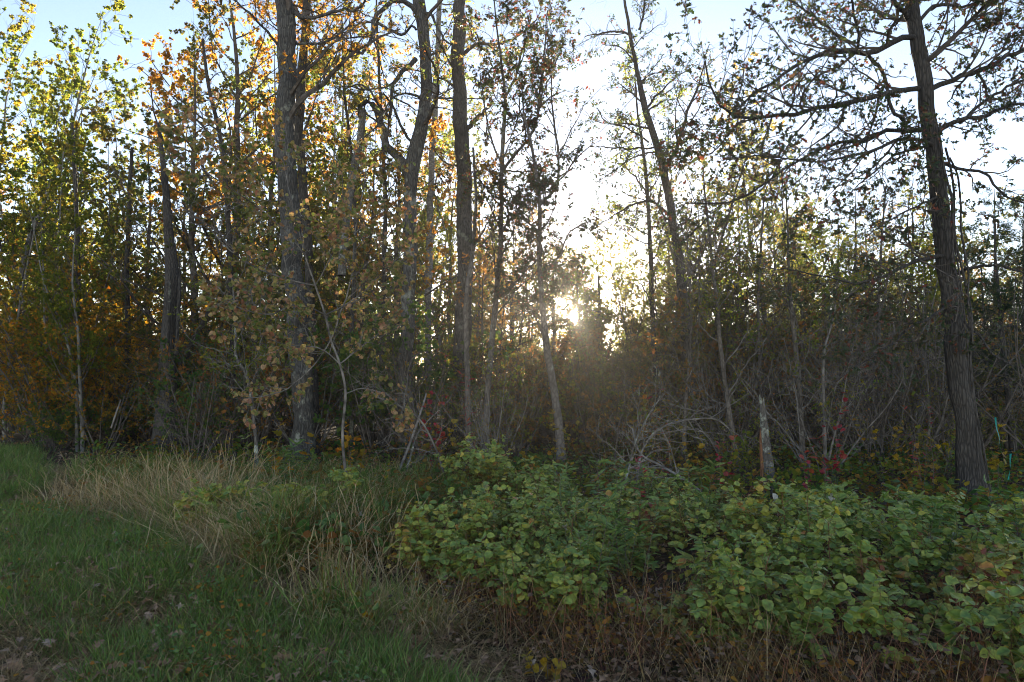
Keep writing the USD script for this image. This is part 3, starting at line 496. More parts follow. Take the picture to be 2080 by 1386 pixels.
def make_pine(name, h, seed):
    r = np.random.default_rng(seed); path = proto(name)
    P = walk(np.array([[0, 0, -.2]]), np.array([[0, 0, 1.]]), np.array([h]), 14, .015, .02, r); R = (.16 * (1 - np.linspace(0, 1, 14) * .93))[None]
    g = Geo(); add_tubes(g, P, R, 8); g.build('trunk', 'bark_brown', path, smooth=True)
    g = Geo(); C, CR = spawn(P, R, 46, .25, 1, 78, .26, r, K=7, wig=.07, up=.05, rmax=.3, fall=.75); add_tubes(g, C, CR, 4)
    C2, CR2 = spawn(C, CR, 9, .25, 1, 45, .38, r, K=4, wig=.1, up=.06, lmin=.2); add_tubes(g, C2, np.maximum(CR2, .004), 3); g.build('branches', 'bark_brown', path, kind='stuff')
    p, X, Z = leaf_spots(np.concatenate([C2]), 26, r, t0=.2, droop=-.15, flat=.1, spread=.9)
    g = Geo(); add_leaves(g, leaf_shape([.5], [.07], 0, 0, mid=False), p, X, Z, .17 * r.uniform(.7, 1.2, len(p)), r.uniform(0, 1, len(p))); g.build('crown', 'pine_needle', path, kind='stuff')
    return path
def make_shrub(name, h, stems, bk, leafmat, shape, lsize, per, seed, n2=7, n3=4, spread=.5, tint=(.5, .28), keep=.3, flat=.4):
    r = np.random.default_rng(seed); path = proto(name)
    a = r.uniform(0, 2 * np.pi, stems); P0 = np.stack([np.cos(a), np.sin(a), 0 * a], 1) * r.uniform(.02, .25, stems)[:, None]; P0[:, 2] = -.1
    P = walk(P0, np.stack([np.cos(a) * spread, np.sin(a) * spread, 0 * a + 1], 1) + r.normal(size=(stems, 3)) * .15, h * r.uniform(.6, 1.1, stems), 9, .1, .03, r)
    R = (.012 * h / 2.5 + .004) * r.uniform(.6, 1.2, stems)[:, None] * np.linspace(1, .3, 9)[None]
    g = Geo(); add_tubes(g, P, R, 5); g.build('stems', bk, path, kind='stuff')
    g = Geo(); C, CR = spawn(P, R, n2, .2, 1, 48, .42, r, K=6, wig=.2, up=.04, fall=.4); add_tubes(g, C, np.maximum(CR, .003), 3)
    C2, CR2 = spawn(C, CR, n3, .15, 1, 45, .5, r, K=4, wig=.2, up=.02, lmin=.1); add_tubes(g, C2, np.maximum(CR2, .0022), 3); g.build('twigs', bk, path, kind='stuff')
    if leafmat:
        w = meshkit.noise(C2[:, -1] * 1.5, seed); p, X, Z = leaf_spots(C2[w > keep], per, r, droop=.25, flat=flat)
        tn = np.clip(tint[0] + tint[1] * r.normal(size=len(p)), 0, 1)
        g = Geo(); add_leaves(g, shape, p, X, Z, lsize * r.uniform(.6, 1.25, len(p)), tn); g.build('foliage', leafmat, path, kind='stuff')
    return path
PR = {
    'green_aspen': [(make_tree('aspen_green_%d_class' % k, 14, 'bark_far_pale', 'aspen_green', QUAD, .075, 32, .10, .2, 36, 3.0, 48, .07, n3=5, tint=(.5, .32), seed=50 + k), 14) for k in range(3)],
    'gold_aspen': [(make_tree('aspen_gold_%d_class' % k, 13, 'bark_far_pale', 'aspen_gold', QUAD, .075, 31, .09, .2, 34, 2.8, 48, .07, n3=5, tint=(.4, .3), seed=60 + k), 13) for k in range(2)],
    'orange_oak': [(make_tree('oak_orange_%d_class' % k, 13, 'bark_far', 'oak_orange', QUAD, .085, 24, .15, .2, 28, 4.4, 55, .05, n3=5, tint=(.5, .3), seed=70 + k, wig=.15), 13) for k in range(2)],
    'brown_oak': [(make_tree('oak_brown_%d_class' % k, 11, 'bark_far', 'oak_brown', QUAD, .085, 21, .13, .15, 28, 3.8, 58, .04, n3=5, tint=(.42, .3), seed=80 + k, wig=.17), 11) for k in range(2)],
    'pine': [(make_pine('pine_0_class', 11, 90), 11)],
    'bare_tree': [(make_tree('bare_tree_class', 11, 'bark_far', 'oak_brown', OAK2, .11, 1, .08, .25, 28, 2.6, 45, .06, seed=95, wig=.16), 11)],
    'golden_shrub': [(make_shrub('golden_shrub_%d_class' % k, 4.2, 10, 'twig', 'golden_leaf', MAPLE if k else OAK2, .09, 13, 100 + k, n2=9, n3=5, tint=(.42, .33), keep=.15), 4.2) for k in range(2)],
    'green_shrub': [(make_shrub('green_shrub_%d_class' % k, 2.6, 9, 'twig', 'green_leaf', ROUND, .08, 13, 110 + k, n2=8, n3=4, keep=.2), 2.6) for k in range(2)],
    'olive_shrub': [(make_shrub('olive_shrub_%d_class' % k, 2.8, 9, 'twig', 'aspen_green', QUAD, .07, 10, 115 + k, n2=8, n3=4, keep=.28, tint=(.55, .33)), 2.8) for k in range(2)],
    'rust_shrub': [(make_shrub('rust_shrub_%d_class' % k, 2.6, 10, 'twig', 'rust_leaf', DIAM, .085, 9, 120 + k, n2=8, n3=4, keep=.25), 2.6) for k in range(2)],
    'bare_shrub': [(make_shrub('bare_shrub_%d_class' % k, 3.6, 11, 'dead_twig' if k == 1 else 'twig', 'rust_leaf' if k == 2 else 'oak_brown', ROUND, .055, 2, 130 + k, n2=11, n3=5, keep=.5), 3.6) for k in range(3)],
}
prng = np.random.default_rng(77)
LM = [(20, 'left edge'), (155, 'slender left stem'), (265, 'slim forked stem'), (345, 'split trunk'), (465, 'slim dark stem'), (600, 'tall grey oak'), (718, 'stem beside the grey oak'), (830, 'forked oak'), (880, 'pale birch'), (940, 'dark thick trunk'), (1010, 'slim young oak'), (1115, 'bent young trunk'), (1166, 'sun'), (1328, 'thin dark stem'), (1392, 'leaning bare topped tree'), (1468, 'thin grey stem'), (1552, 'lichen stump'), (1620, 'straight grey stem'), (1678, 'thin forked stem'), (1788, 'upright dark stem'), (1950, 'large right oak'), (2065, 'right edge')]
def spot(u, d, h, d0, d1, h0, h1):
    k = min(range(len(LM)), key=lambda j: abs(LM[j][0] - u)); f = (d - d0) / (d1 - d0 + 1e-6)
    return ('low', 'tall')[h > (h0 + h1) / 2], ('', 'farther back ', 'farthest back ')[min(2, int(f * 3))] + ('left of' if u < LM[k][0] else 'right of') + ' the ' + LM[k][1]
def plant(kind, name, u, d, label, cat='tree', group=None, vtop=None, h=None, wide=1.0):
    path, h0 = PR[kind][prng.integers(len(PR[kind]))]
    p = at(u, 700, d); z = float(gz(p[0], p[1]))
    if vtop is not None: h = at(u, vtop, d)[2] - z
    s = h / h0
    thing(name, label, cat, group, (p[0], d, z), prng.uniform(0, 360), (s * wide, s * wide, s), path)

for u, d, vt, kind, lab in [
    (30, 21, -120, 'green_aspen', 'tall green aspen at the left edge of the picture'), (105, 23, 10, 'green_aspen', 'green aspen whose tip stands left of the blue sky'), (-70, 19, -60, 'green_aspen', 'green aspen cut by the left edge'),
    (60, 26, 120, 'gold_aspen', 'gold leaved aspen behind the tall green one at far left'), (190, 27, 165, 'gold_aspen', 'golden green aspen under the patch of blue sky'), (150, 20, 260, 'gold_aspen', 'short amber aspen in the left corner'),
    (300, 28, 150, 'green_aspen', 'pale green aspen behind the brown oak branches'), (250, 24, 250, 'gold_aspen', 'amber aspen behind the slim forked stem'), (470, 22, -170, 'orange_oak', 'tall orange oak glowing left of the grey trunk'), (400, 19, 60, 'brown_oak', 'dark brown oak reaching toward the blue sky'),
    (380, 30, 170, 'gold_aspen', 'yellow aspen between the orange oak and the green one'), (545, 26, 60, 'orange_oak', 'orange oak directly behind the grey oak'), (650, 28, 40, 'green_aspen', 'bright green aspen right of the grey oak'),
    (720, 24, 60, 'gold_aspen', 'yellow green aspen behind the pale dead limb'), (790, 30, 130, 'green_aspen', 'green aspen behind the forked oak'), (880, 32, 200, 'gold_aspen', 'golden aspen behind the pale birch'), (915, 27, 300, 'orange_oak', 'orange leaved oak between the pale and the dark trunks'),
    (1010, 26, 410, 'brown_oak', 'brown oak low behind the slim young oak'), (1040, 28, 410, 'orange_oak', 'rusty oak left of the sun'), (1300, 24, 455, 'gold_aspen', 'yellow green aspen right of the sun'), (1350, 27, 440, 'green_aspen', 'green aspen behind the thin dark stem'),
    (1420, 25, 380, 'brown_oak', 'brown oak behind the leaning bare topped tree'), (1500, 24, 370, 'brown_oak', 'brown oak behind the tips of the level boughs'), (1655, 34, 110, 'gold_aspen', 'tall pale yellow birch seen through the level boughs'), (1580, 28, 330, 'green_aspen', 'grey green aspen beneath the level boughs'),
    (1252, 32, 500, 'green_aspen', 'far leafy green aspen right of the sun'), (1285, 29, 470, 'gold_aspen', 'golden aspen mass right of the sun gap'), (1062, 33, 470, 'brown_oak', 'bushy brown oak left of the sun gap'), (1390, 30, 440, 'green_aspen', 'far green aspen behind the leaning bare topped tree'),
    (1330, 23, 345, 'brown_oak', 'brown oak with fine twigs left of the leaning bare topped tree'), (1480, 27, 300, 'green_aspen', 'green aspen right of the leaning bare topped tree'), (1560, 22, 300, 'brown_oak', 'brown oak beneath the tips of the oak boughs'), (1375, 18, 170, 'bare_tree', 'bare twiggy tree rising behind the leaning tree'), (1450, 20, 220, 'bare_tree', 'bare twiggy tree left of the oak bough tips'),
    (-20, 28, 60, 'gold_aspen', 'gold aspen behind the left edge'), (145, 31, 120, 'green_aspen', 'slim green aspen behind the amber ones at left'), (210, 33, 150, 'gold_aspen', 'golden aspen under the blue sky patch'), (330, 23, 230, 'brown_oak', 'brown oak with dark boughs over the split trunk'), (20, 18, 330, 'gold_aspen', 'short golden aspen at the left edge'), (90, 17, 420, 'green_aspen', 'short dark green aspen near the golden shrubs'),
    (440, 32, 120, 'green_aspen', 'green aspen far behind the orange oak'), (520, 31, 100, 'gold_aspen', 'yellow aspen far behind the grey oak'), (600, 22, 180, 'green_aspen', 'green aspen just behind the slimmer reddish trunk'), (690, 32, 70, 'orange_oak', 'orange oak behind the tangled boughs'), (755, 21, 240, 'green_aspen', 'leafy green aspen left of the forked oak'), (840, 26, 210, 'green_aspen', 'green aspen seen between the forked oak and the birch'), (960, 30, 350, 'gold_aspen', 'gold aspen right of the dark trunk'),
    (1030, 19, 520, 'brown_oak', 'low brown oak behind the slim young oak'), (1030, 18, 560, 'orange_oak', 'low rusty oak at the bent young trunk'), (1300, 18, 590, 'brown_oak', 'low brown oak right of the sun'), (1340, 19, 520, 'brown_oak', 'low brown oak behind the thin dark stem'), (1450, 16, 520, 'brown_oak', 'small brown oak in the right thicket'), (1540, 17, 480, 'brown_oak', 'small brown oak behind the lichen stump'), (1640, 18, 470, 'green_aspen', 'small green aspen in the right thicket'), (1700, 15, 540, 'brown_oak', 'small brown oak behind the thin forked stem'), (1860, 15, 500, 'green_aspen', 'small green aspen behind the big oak trunk'), (2040, 14, 470, 'brown_oak', 'brown oak at the right edge behind the tape'), (1780, 19, 450, 'brown_oak', 'brown oak left behind the big oak trunk'), (1590, 33, 390, 'pine', 'far pine cluster beneath the level boughs'), (1690, 30, 400, 'pine', 'second far pine beneath the level boughs'),
    (1725, 22, 380, 'pine', 'dark pine left of the large right oak'), (1840, 26, 360, 'pine', 'dark pine close behind the large right oak'), (2010, 20, 380, 'pine', 'dark pine at the right edge'), (2075, 17, 395, 'pine', 'bushy pine cut by the right edge'), (2050, 13, 400, 'pine', 'nearer dark pine at the right edge above the tape'), (1985, 15, 455, 'pine', 'low dark pine just right of the large oak trunk'), (2120, 12.5, 420, 'pine', 'nearest pine, mostly outside the right edge'), (1960, 24, 400, 'green_aspen', 'green aspen right of the large oak'),
    (1228, 42, 540, 'pine', 'small far pine just right of the sun'), (1085, 36, 490, 'brown_oak', 'distant brown oak left of the sun gap'), (560, 20, 250, 'bare_tree', 'thin bare tree left of the grey oak'), (1270, 22, 520, 'bare_tree', 'low bare tree right of the sun'), (1600, 18, 330, 'bare_tree', 'bare twiggy tree behind the straight grey stem'), (1480, 19, 330, 'bare_tree', 'bare twiggy tree behind the thin grey stem'), (1760, 17, 400, 'bare_tree', 'bare tree left of the large right oak')]:
    name = {'green_aspen': 'aspen_tree', 'gold_aspen': 'aspen_tree', 'orange_oak': 'oak_tree', 'brown_oak': 'oak_tree', 'pine': 'pine_tree', 'bare_tree': 'bare_tree'}[kind]
    plant(kind, name, u, d, lab, vtop=vt)
# far forest behind, its tops along the skyline of the photograph
sky_u = [-200, 0, 170, 260, 400, 560, 700, 850, 930, 1000, 1060, 1120, 1180, 1215, 1300, 1400, 1600, 1900, 2300]
sky_v = [60, 80, 190, 190, 120, 120, 160, 230, 330, 430, 470, 540, 560, 500, 450, 430, 400, 400, 380]
FAR = {'green_aspen': ('far green aspen in the forest behind', 'aspen_tree'), 'gold_aspen': ('far yellow aspen in the forest behind', 'aspen_tree'), 'orange_oak': ('far orange oak in the forest behind', 'oak_tree'), 'brown_oak': ('far brown oak in the forest behind', 'oak_tree'), 'pine': ('far dark pine in the forest behind', 'pine_tree')}
def near_sun(u, d, rad): return abs(u - 1166) < rad / d * F
for i in range(80):
    d = prng.uniform(32, 70); u = prng.uniform(-150, 2230)
    k = prng.choice(list(FAR), p=[.30, .29, .17, .18, .06] if u < 1100 else [.24, .14, .06, .34, .22])
    vt = np.interp(u, sky_u, sky_v) + prng.uniform(5, 130)
    vt = max(vt, HORIZON - F * (9.5 if u < 900 else 11.0) / d)   # the wood thins out and drops behind
    if near_sun(u, d, 3.2): continue
    plant(k, FAR[k][1], u, d, FAR[k][0].replace(' in the forest behind', '') + ', ' + spot(u, d, 0, 32, 70, 0, 1)[1], group=FAR[k][0].replace('far', 'far trees:'), vtop=vt, wide=1.15)
# understorey
def scatter(kind, name, n, u0, u1, d0, d1, h0, h1, label, group, cat='shrub'):
    for i in range(n):
        d = math.sqrt(prng.uniform(d0 ** 2, d1 ** 2)); u = prng.uniform(u0, u1); h = prng.uniform(h0, h1)
        if near_sun(u, d, 2.5): h = min(h, 1.5 + d * .05)
        sz, wh = spot(u, d, h, d0, d1, h0, h1); plant(kind, name, u, d, f'{sz} {label}, {wh}', cat, group, h=h)
scatter('golden_shrub', 'golden_shrub', 16, -60, 330, 15, 22, 2.8, 4.8, 'golden orange leafy shrub', 'golden shrubs at left')
scatter('green_shrub', 'green_shrub', 8, 60, 320, 15, 19, 1.0, 1.6, 'bright green ground shrub', 'low green shrubs at left')
scatter('green_shrub', 'green_shrub', 14, 330, 900, 13, 24, 1.6, 3.6, 'dark green shrub', 'green shrubs among the trunks')
scatter('rust_shrub', 'rust_shrub', 22, 380, 1350, 12, 24, 1.2, 3.4, 'rust brown shrub', 'rust shrubs among the trunks')
scatter('olive_shrub', 'olive_shrub', 22, 640, 1500, 11.5, 24, 1.2, 3.2, 'olive yellow shrub', 'olive shrubs in the centre')
scatter('bare_shrub', 'bare_shrub', 64, 1190, 2150, 10.5, 24, 2.2, 4.2, 'grey bare twiggy shrub', 'bare shrubs in the right thicket')
scatter('bare_shrub', 'bare_shrub', 16, 380, 1150, 10.5, 20, 1.6, 3.0, 'grey bare twiggy shrub', 'bare shrubs among the left trunks')
scatter('olive_shrub', 'olive_shrub', 24, 1250, 2150, 10, 17, .7, 1.6, 'yellowing ground shrub', 'low leafy shrubs at right')
scatter('rust_shrub', 'rust_shrub', 16, 1300, 2150, 15, 26, 2.0, 4.0, 'brown leaved shrub', 'brown shrubs deep at right')
scatter('rust_shrub', 'rust_shrub', 40, -200, 2280, 24, 45, 2.5, 4.5, 'far brown shrub', 'far brown shrubs')
scatter('olive_shrub', 'olive_shrub', 40, -200, 2280, 24, 42, 2.5, 4.2, 'far olive shrub', 'far olive shrubs')
scatter('brown_oak', 'small_oak', 26, 1230, 2150, 13, 25, 4.5, 7.5, 'small brown leaved oak', 'small oaks in the right wood', 'tree')
scatter('green_aspen', 'small_aspen', 12, 1230, 2150, 15, 27, 5, 8, 'small green aspen', 'small aspens in the right wood', 'tree')
scatter('brown_oak', 'small_oak', 18, 180, 1090, 14, 26, 4.5, 8.5, 'small brown leaved oak', 'small oaks in the left wood', 'tree')
scatter('green_aspen', 'small_aspen', 16, 150, 1080, 15, 28, 5, 9, 'small green aspen', 'small aspens in the left wood', 'tree')
scatter('orange_oak', 'small_oak', 4, 200, 1080, 16, 28, 5, 9, 'small orange leaved oak', 'small orange oaks in the left wood', 'tree')
scatter('olive_shrub', 'far_olive_shrub', 16, 1105, 1228, 23, 40, 2.3, 3.0, 'far yellow olive shrub', 'far olive shrubs under the sun')
# a far wood closing the view: trees past counting
def far_wood():
    root = UsdGeom.PointInstancer.Define(stage, '/World/far_wood'); tag(root, 'dense far wood closing the view between the trunks', 'wood', kind='stuff')
    r = np.random.default_rng(9); pts, q, sc, idx = [], [], [], []
    targets = []
    for k, (key, j) in enumerate([('brown_oak', 0), ('green_aspen', 1), ('olive_shrub', 0), ('pine', 0)]):
        src, h0 = PR[key][j]; p = f'/World/far_wood/kind_{k}'; x = UsdGeom.Xform.Define(stage, p); x.GetPrim().GetReferences().AddInternalReference(src); targets.append((Sdf.Path(p), h0))
    for i in range(170):
        d = r.uniform(70, 120); u = r.uniform(-250, 2330); k = r.choice(4, p=[.4, .25, .2, .15])
        vt = np.interp(u, sky_u, sky_v) + r.uniform(60, 190); vt = max(vt, 662) if near_sun(u, d, 5.0) else vt
        p = at(u, 700, d); h = min(max(at(u, vt, d)[2], 3), 9); s = h / targets[k][1]
        pts.append((p[0], d, -.1)); a = r.uniform(0, np.pi); q.append(Gf.Quath(math.cos(a), 0, 0, math.sin(a))); sc.append((s * 1.2, s * 1.2, s)); idx.append(int(k))
    root.CreatePrototypesRel().SetTargets([t[0] for t in targets]); root.CreateProtoIndicesAttr(idx); root.CreatePositionsAttr([Gf.Vec3f(*map(float, a)) for a in pts]); root.CreateOrientationsAttr(q); root.CreateScalesAttr([Gf.Vec3f(*map(float, a)) for a in sc])
far_wood()

usdkit.material(stage, '/World/Looks/haze', {'v': ('principled_volume', {'color': (.93, .94, .96), 'density': .0003, 'anisotropy': .8})}, volume='v.volume')
import trimesh
b = trimesh.creation.box((400, 500, 24)); b.apply_translation((0, 100, 10.8))
tag(usdkit.mesh(stage, '/World/haze', b, '/World/Looks/haze'), 'thin evening haze among the trees', 'haze', kind='stuff')
# ------------------------------------------------------------------ bushes of the foreground
leaf_mat('bramble_leaf', [(0, (.09, .15, .04)), (.4, (.16, .19, .045)), (.65, (.30, .24, .05)), (.85, (.30, .10, .04)), (1, (.22, .05, .04))], edge=(.34, .20, .06), trans=.3)
def bush(x, y, h, w, seed, label, most=75, dens=1.0, lsize=.062, mat='shrub_leaf', shape=OVAL):
    r = np.random.default_rng(seed); t = thing('leafy_bush', label, 'bush', None)
    n = int(12 * dens); a = r.uniform(0, 2 * np.pi, n); z = float(gz(x, y))
    P0 = np.stack([x + np.cos(a) * .12, y + np.sin(a) * .12, np.full(n, z - .05)], 1)
    k = r.uniform(.15, 1.0, n) * w / .6
    D = np.stack([np.cos(a) * k * .5, np.sin(a) * k * .5, np.full(n, 1.0)], 1)
    P = walk(P0, D, h * r.uniform(.85, 1.35, n), 10, .08, -.055, r); R = .0045 * r.uniform(.7, 1.2, n)[:, None] * np.linspace(1, .4, 10)[None]
    g = Geo(); add_tubes(g, P, R, 5); g.build('stems', 'red_stem', t, kind='stuff')
    C, CR = spawn(P, R, 16, .32, 1, 55, .36, r, K=7, wig=.1, up=-.03, fall=.35, lmin=.14); CR = np.maximum(CR, .0014)
    g = Geo(); add_tubes(g, C, CR, 3); g.build('twigs', 'red_stem', t, kind='stuff')
    pp, XX, ZZ = [], [], []
    for s in np.linspace(.25, 1.0, 5):
        for sg in (-1, 1):
            p, _, d = sample(C, CR, np.arange(len(C)), np.full(len(C), s) + r.uniform(-.05, .05, len(C)))
            side = unit(np.cross(d, [[0, 0, 1.]])) * sg
            pp.append(p); XX.append(unit(side + d * .5 + [0, 0, -.25] + r.normal(size=d.shape) * .25)); ZZ.append(unit(np.array([0, -.25, 1.]) + r.normal(size=d.shape) * .55))
    p, X, Z = map(np.concatenate, (pp, XX, ZZ)); keep = r.uniform(size=len(p)) < .72; p, X, Z = p[keep], X[keep], Z[keep]
    sz = lsize * r.uniform(.5, 1.0, len(p)) ** 1.6 * 1.45; tn = np.clip(r.uniform(.34, .56) + .22 * r.normal(size=len(p)) + .45 * (meshkit.noise(p * 3, 8) - .5) + .25 * np.clip(.5 - (p[:, 2] - z) / h, 0, 1), 0, 1)
    parts(t, 'leaf', 'foliage', shape, mat, p, X, Z, sz, tn, most)
front = [(-.62, 5.4), (-.2, 5.05), (.2, 4.85), (.62, 4.5), (1.06, 4.05), (1.55, 3.6), (2.1, 3.15), (2.75, 3.0)]
brng = np.random.default_rng(5)
where = ['along the front edge', 'in the second row', 'in the middle row', 'in the fourth row', 'at the back']
spots = []
for row in range(5):
    for k, (fx, fy) in enumerate(front):
        y = fy + .4 + row * .7 + brng.uniform(-.15, .15); xx = fx + max(fx, 0) * row * .16 + row * .1 + brng.uniform(-.18, .18) + (row % 2) * .3
        if row >= 3 and k < 1 or y > 8.3: continue
        spots.append((xx, y, row, k))
place_u = ['left end', 'left part', 'left of centre', 'centre', 'right of centre', 'right part', 'far right', 'right corner']
for n_, (bx_, by_, row, k) in enumerate(spots):
    hh = brng.uniform(.42, .68) * (.88 if row == 0 else 1.0) * (.8 if row >= 3 else 1)
    br = n_ % 5 == 4
    bush(bx_, by_, hh * (.85 if br else 1), .65, 200 + n_, f'{"yellow russet lobed" if br else "green oval"} leaved bush {where[row]}, {place_u[k]} of the thicket', most=95 if row < 2 else 40, dens=brng.uniform(.5, 1.1), lsize=.052 if row < 2 else .05, **(dict(mat='bramble_leaf', shape=MAPLE) if br else {}))
for n_, (u, d, h) in enumerate([(455, 7.0, .42), (530, 7.0, .4), (690, 7.2, .5), (980, 8.6, .7)]):
    p = at(u, 800, d); bush(p[0], d, h, .5, 300 + n_, ['small green bush among the dry grass at left', 'low green bush right of the small one in the dry grass', 'yellowing green bush at the foot of the sapling', 'taller sprawling green bush below the thin grey stem'][n_], most=30, dens=.7)

# ------------------------------------------------------------------ weeds, sprigs
def weed(u, d, h0, label, mat='weed_leaf', shape=LANCE, size=.11, n=5, per=30, name='tall_weed', cat='weed', bk='twig', seed=1, droop=.1):
    h = h0 * 1.06; r = np.random.default_rng(seed); p0 = at(u, 800, d); z = float(gz(p0[0], d)); t = thing(name, label, cat)
    P0 = np.stack([p0[0] + r.normal(size=n) * .06, d + r.normal(size=n) * .06, np.full(n, z - .03)], 1)
    P = walk(P0, np.stack([r.normal(size=n) * .12, r.normal(size=n) * .12, np.ones(n)], 1), h * r.uniform(.75, 1.05, n), 10, .05, .0, r); R = .003 * np.ones((n, 1)) * np.linspace(1, .4, 10)[None]
    g = Geo(); add_tubes(g, P, R, 5); g.build('stems', bk, t, kind='stuff')
    p, X, Z = leaf_spots(P, per, r, t0=.35, droop=droop, flat=.6); sz = size * r.uniform(.6, 1.2, len(p)); parts(t, 'leaf', 'foliage', shape, mat, p, X, Z, sz, r.uniform(0, 1, len(p)), 24)
for i, a in enumerate([(1160, 6.2, .85, 'tall narrow leaved green weed above the centre of the bushes'), (1245, 6.0, .98, 'tallest narrow leaved weed with tan flower head in the bushes'), (1290, 5.2, .8, 'narrow leaved weed with yellow green leaves in mid thicket'), (1195, 4.9, .75, 'narrow leaved weed in the front centre of the thicket'),
    (1845, 5.4, .75, 'narrow leaved weed in front of the large right oak'), (1880, 5.1, .7, 'second narrow leaved weed left of the large oak base'), (2050, 5.4, .75, 'narrow leaved weed at the right edge beside the oak'), (1400, 6.3, .8, 'narrow leaved weed behind the bushes right of centre'),
    (555, 8.4, .95, 'tall feathery green weed in front of the grey oak'), (600, 8.6, .8, 'shorter green weed at the foot of the grey oak'), (1480, 4.6, .62, 'low narrow leaved weed half buried in the bushes')]):
    weed(*a, seed=400 + i)
for i, (u, d, h, lab, mat, shape, sz) in enumerate([
    (1640, 8.0, .80, 'crimson leaved sprig right of the lichen stump', 'red_leaf', OVAL, .07), (1690, 8.6, .9, 'red leaved sprig further right of the lichen stump', 'red_leaf', LANCE, .1), (1460, 8.4, 1.0, 'rusty red leaved sprig beside the bare grey branch', 'red_leaf', OVAL, .07), (1310, 7.4, .75, 'dark red leaved sprig under the dead slanting branch', 'red_leaf', LANCE, .1),
    (965, 10.0, 1.75, 'red leaved sapling tip in front of the dark trunk', 'red_leaf', LANCE, .12), (885, 10.4, 2.0, 'small red sprig left of the dark trunk', 'red_leaf', LANCE, .1), (745, 4.7, .25, 'small bright yellow leaved sprig in the dry stems', 'yellow_leaf', OVAL, .05), (1110, 3.9, .2, 'yellow leaved sprig low at the front of the bushes', 'yellow_leaf', OVAL, .055),
    (925, 9.5, .9, 'orange yellow leaved sprig behind the bushes', 'yellow_leaf', OVAL, .08), (1860, 8.8, 1.0, 'yellow leaved sprig left of the large oak base', 'yellow_leaf', MAPLE, .1), (2040, 8.6, 1.0, 'yellow leaved sprig beside the turquoise tape', 'yellow_leaf', MAPLE, .09), (720, 8.8, .9, 'orange leaved sprig right of the grey oak base', 'golden_leaf', MAPLE, .1), (575, 9.0, 1.15, 'orange leaved sprig left of the grey oak base', 'golden_leaf', MAPLE, .11), (480, 9.6, 1.4, 'russet leaved sprig behind the tall dry grass', 'rust_leaf', MAPLE, .09)]):
    weed(u, d, h, lab, mat, shape, sz, n=3, per=9, name='leafy_sprig', cat='sprig', seed=440 + i)
srng = np.random.default_rng(91)
for i in range(30):
    u, d, h = srng.uniform(420, 1960), srng.uniform(8.3, 11.5), srng.uniform(.5, 1.5); mt, cn = [('rust_leaf', 'rust'), ('golden_leaf', 'golden'), ('red_leaf', 'red'), ('aspen_green', 'green'), ('yellow_leaf', 'yellow'), ('oak_brown', 'olive brown')][i % 6]
    sz, wh = spot(u, d, h, 8.3, 11.5, .5, 1.5); weed(u, d, h, f'{sz} {("slender", "bushy", "leaning", "wispy", "spreading")[i // 6]} {cn} leaved sprig, {wh}', mt, [OVAL, BROAD, LANCE, MAPLE][i % 4], .075, n=4, per=10, name='leafy_sprig', cat='sprig', seed=800 + i)
# white seed pods and pale dead leaves above the bushes
for i, (u, v, d) in enumerate([(1845, 1122, 5.2), (1860, 1146, 5.2), (1784, 1166, 5.1), (2072, 1166, 4.7), (1577, 1016, 6.4), (1690, 1010, 6.3), (730, 1042, 6.4), (1148, 1068, 5.6)]):
    p = at(u, v, d); g = Geo(); rr = np.random.default_rng(i)
    add_leaves(g, OVAL, p[None], rr.normal(size=(1, 3)), rr.normal(size=(1, 3)) + [[0, -1, 1.]], np.array([.07]), np.array([.8])); add_leaves(g, OVAL, p[None], rr.normal(size=(1, 3)), rr.normal(size=(1, 3)) + [[0, -1, .5]], np.array([.055]), np.array([.5]))
    st = np.stack([np.linspace([p[0] + .03, p[1] + .03, 0], p, 6)]); add_tubes(g, st, np.full((1, 6), .002), 4)
    tag(g.build('pale_pod', 'pod'), ['pale split seed pod in front of the large oak', 'second pale pod just below the split one', 'papery pale pod left of the split pod', 'white folded leaf at the right edge', 'small white tuft beside the stump foot', 'small white tuft right of the stump', 'small white tuft left of the bushes', 'small white fleck amid the centre bushes'][i], 'seed pod' if i != 3 else 'leaf')

# ------------------------------------------------------------------ grass and leaf litter
def blades(n, h0, h1, w, r, spread=.07, lean=.5, tint=(.45, .25), K=5, droop=-.10, wig=.07):
    a = r.uniform(0, 2 * np.pi, n); P0 = np.stack([r.normal(size=n) * spread, r.normal(size=n) * spread, np.full(n, -.01)], 1)
    D = np.stack([np.cos(a) * lean * r.uniform(.1, 1, n), np.sin(a) * lean * r.uniform(.1, 1, n), np.ones(n)], 1)
    P = walk(P0, D, r.uniform(h0, h1, n), K, wig, droop, r)
    b = r.uniform(0, 2 * np.pi, n); sv = np.stack([np.cos(b), np.sin(b), 0 * b], 1)[:, None] * (w * np.r_[np.linspace(1, .75, K - 1), .05])[None, :, None] / 2
    V = np.stack([P - sv, P + sv], 2).reshape(n, -1, 3); i = np.arange(K - 1) * 2
    f = np.vstack([np.stack([i, i + 1, i + 3], 1), np.stack([i, i + 3, i + 2], 1)])
    return V.reshape(-1, 3), (f[None] + (np.arange(n) * 2 * K)[:, None, None]).reshape(-1, 3), np.repeat(np.clip(tint[0] + tint[1] * r.normal(size=n), 0, 1), 2 * K)
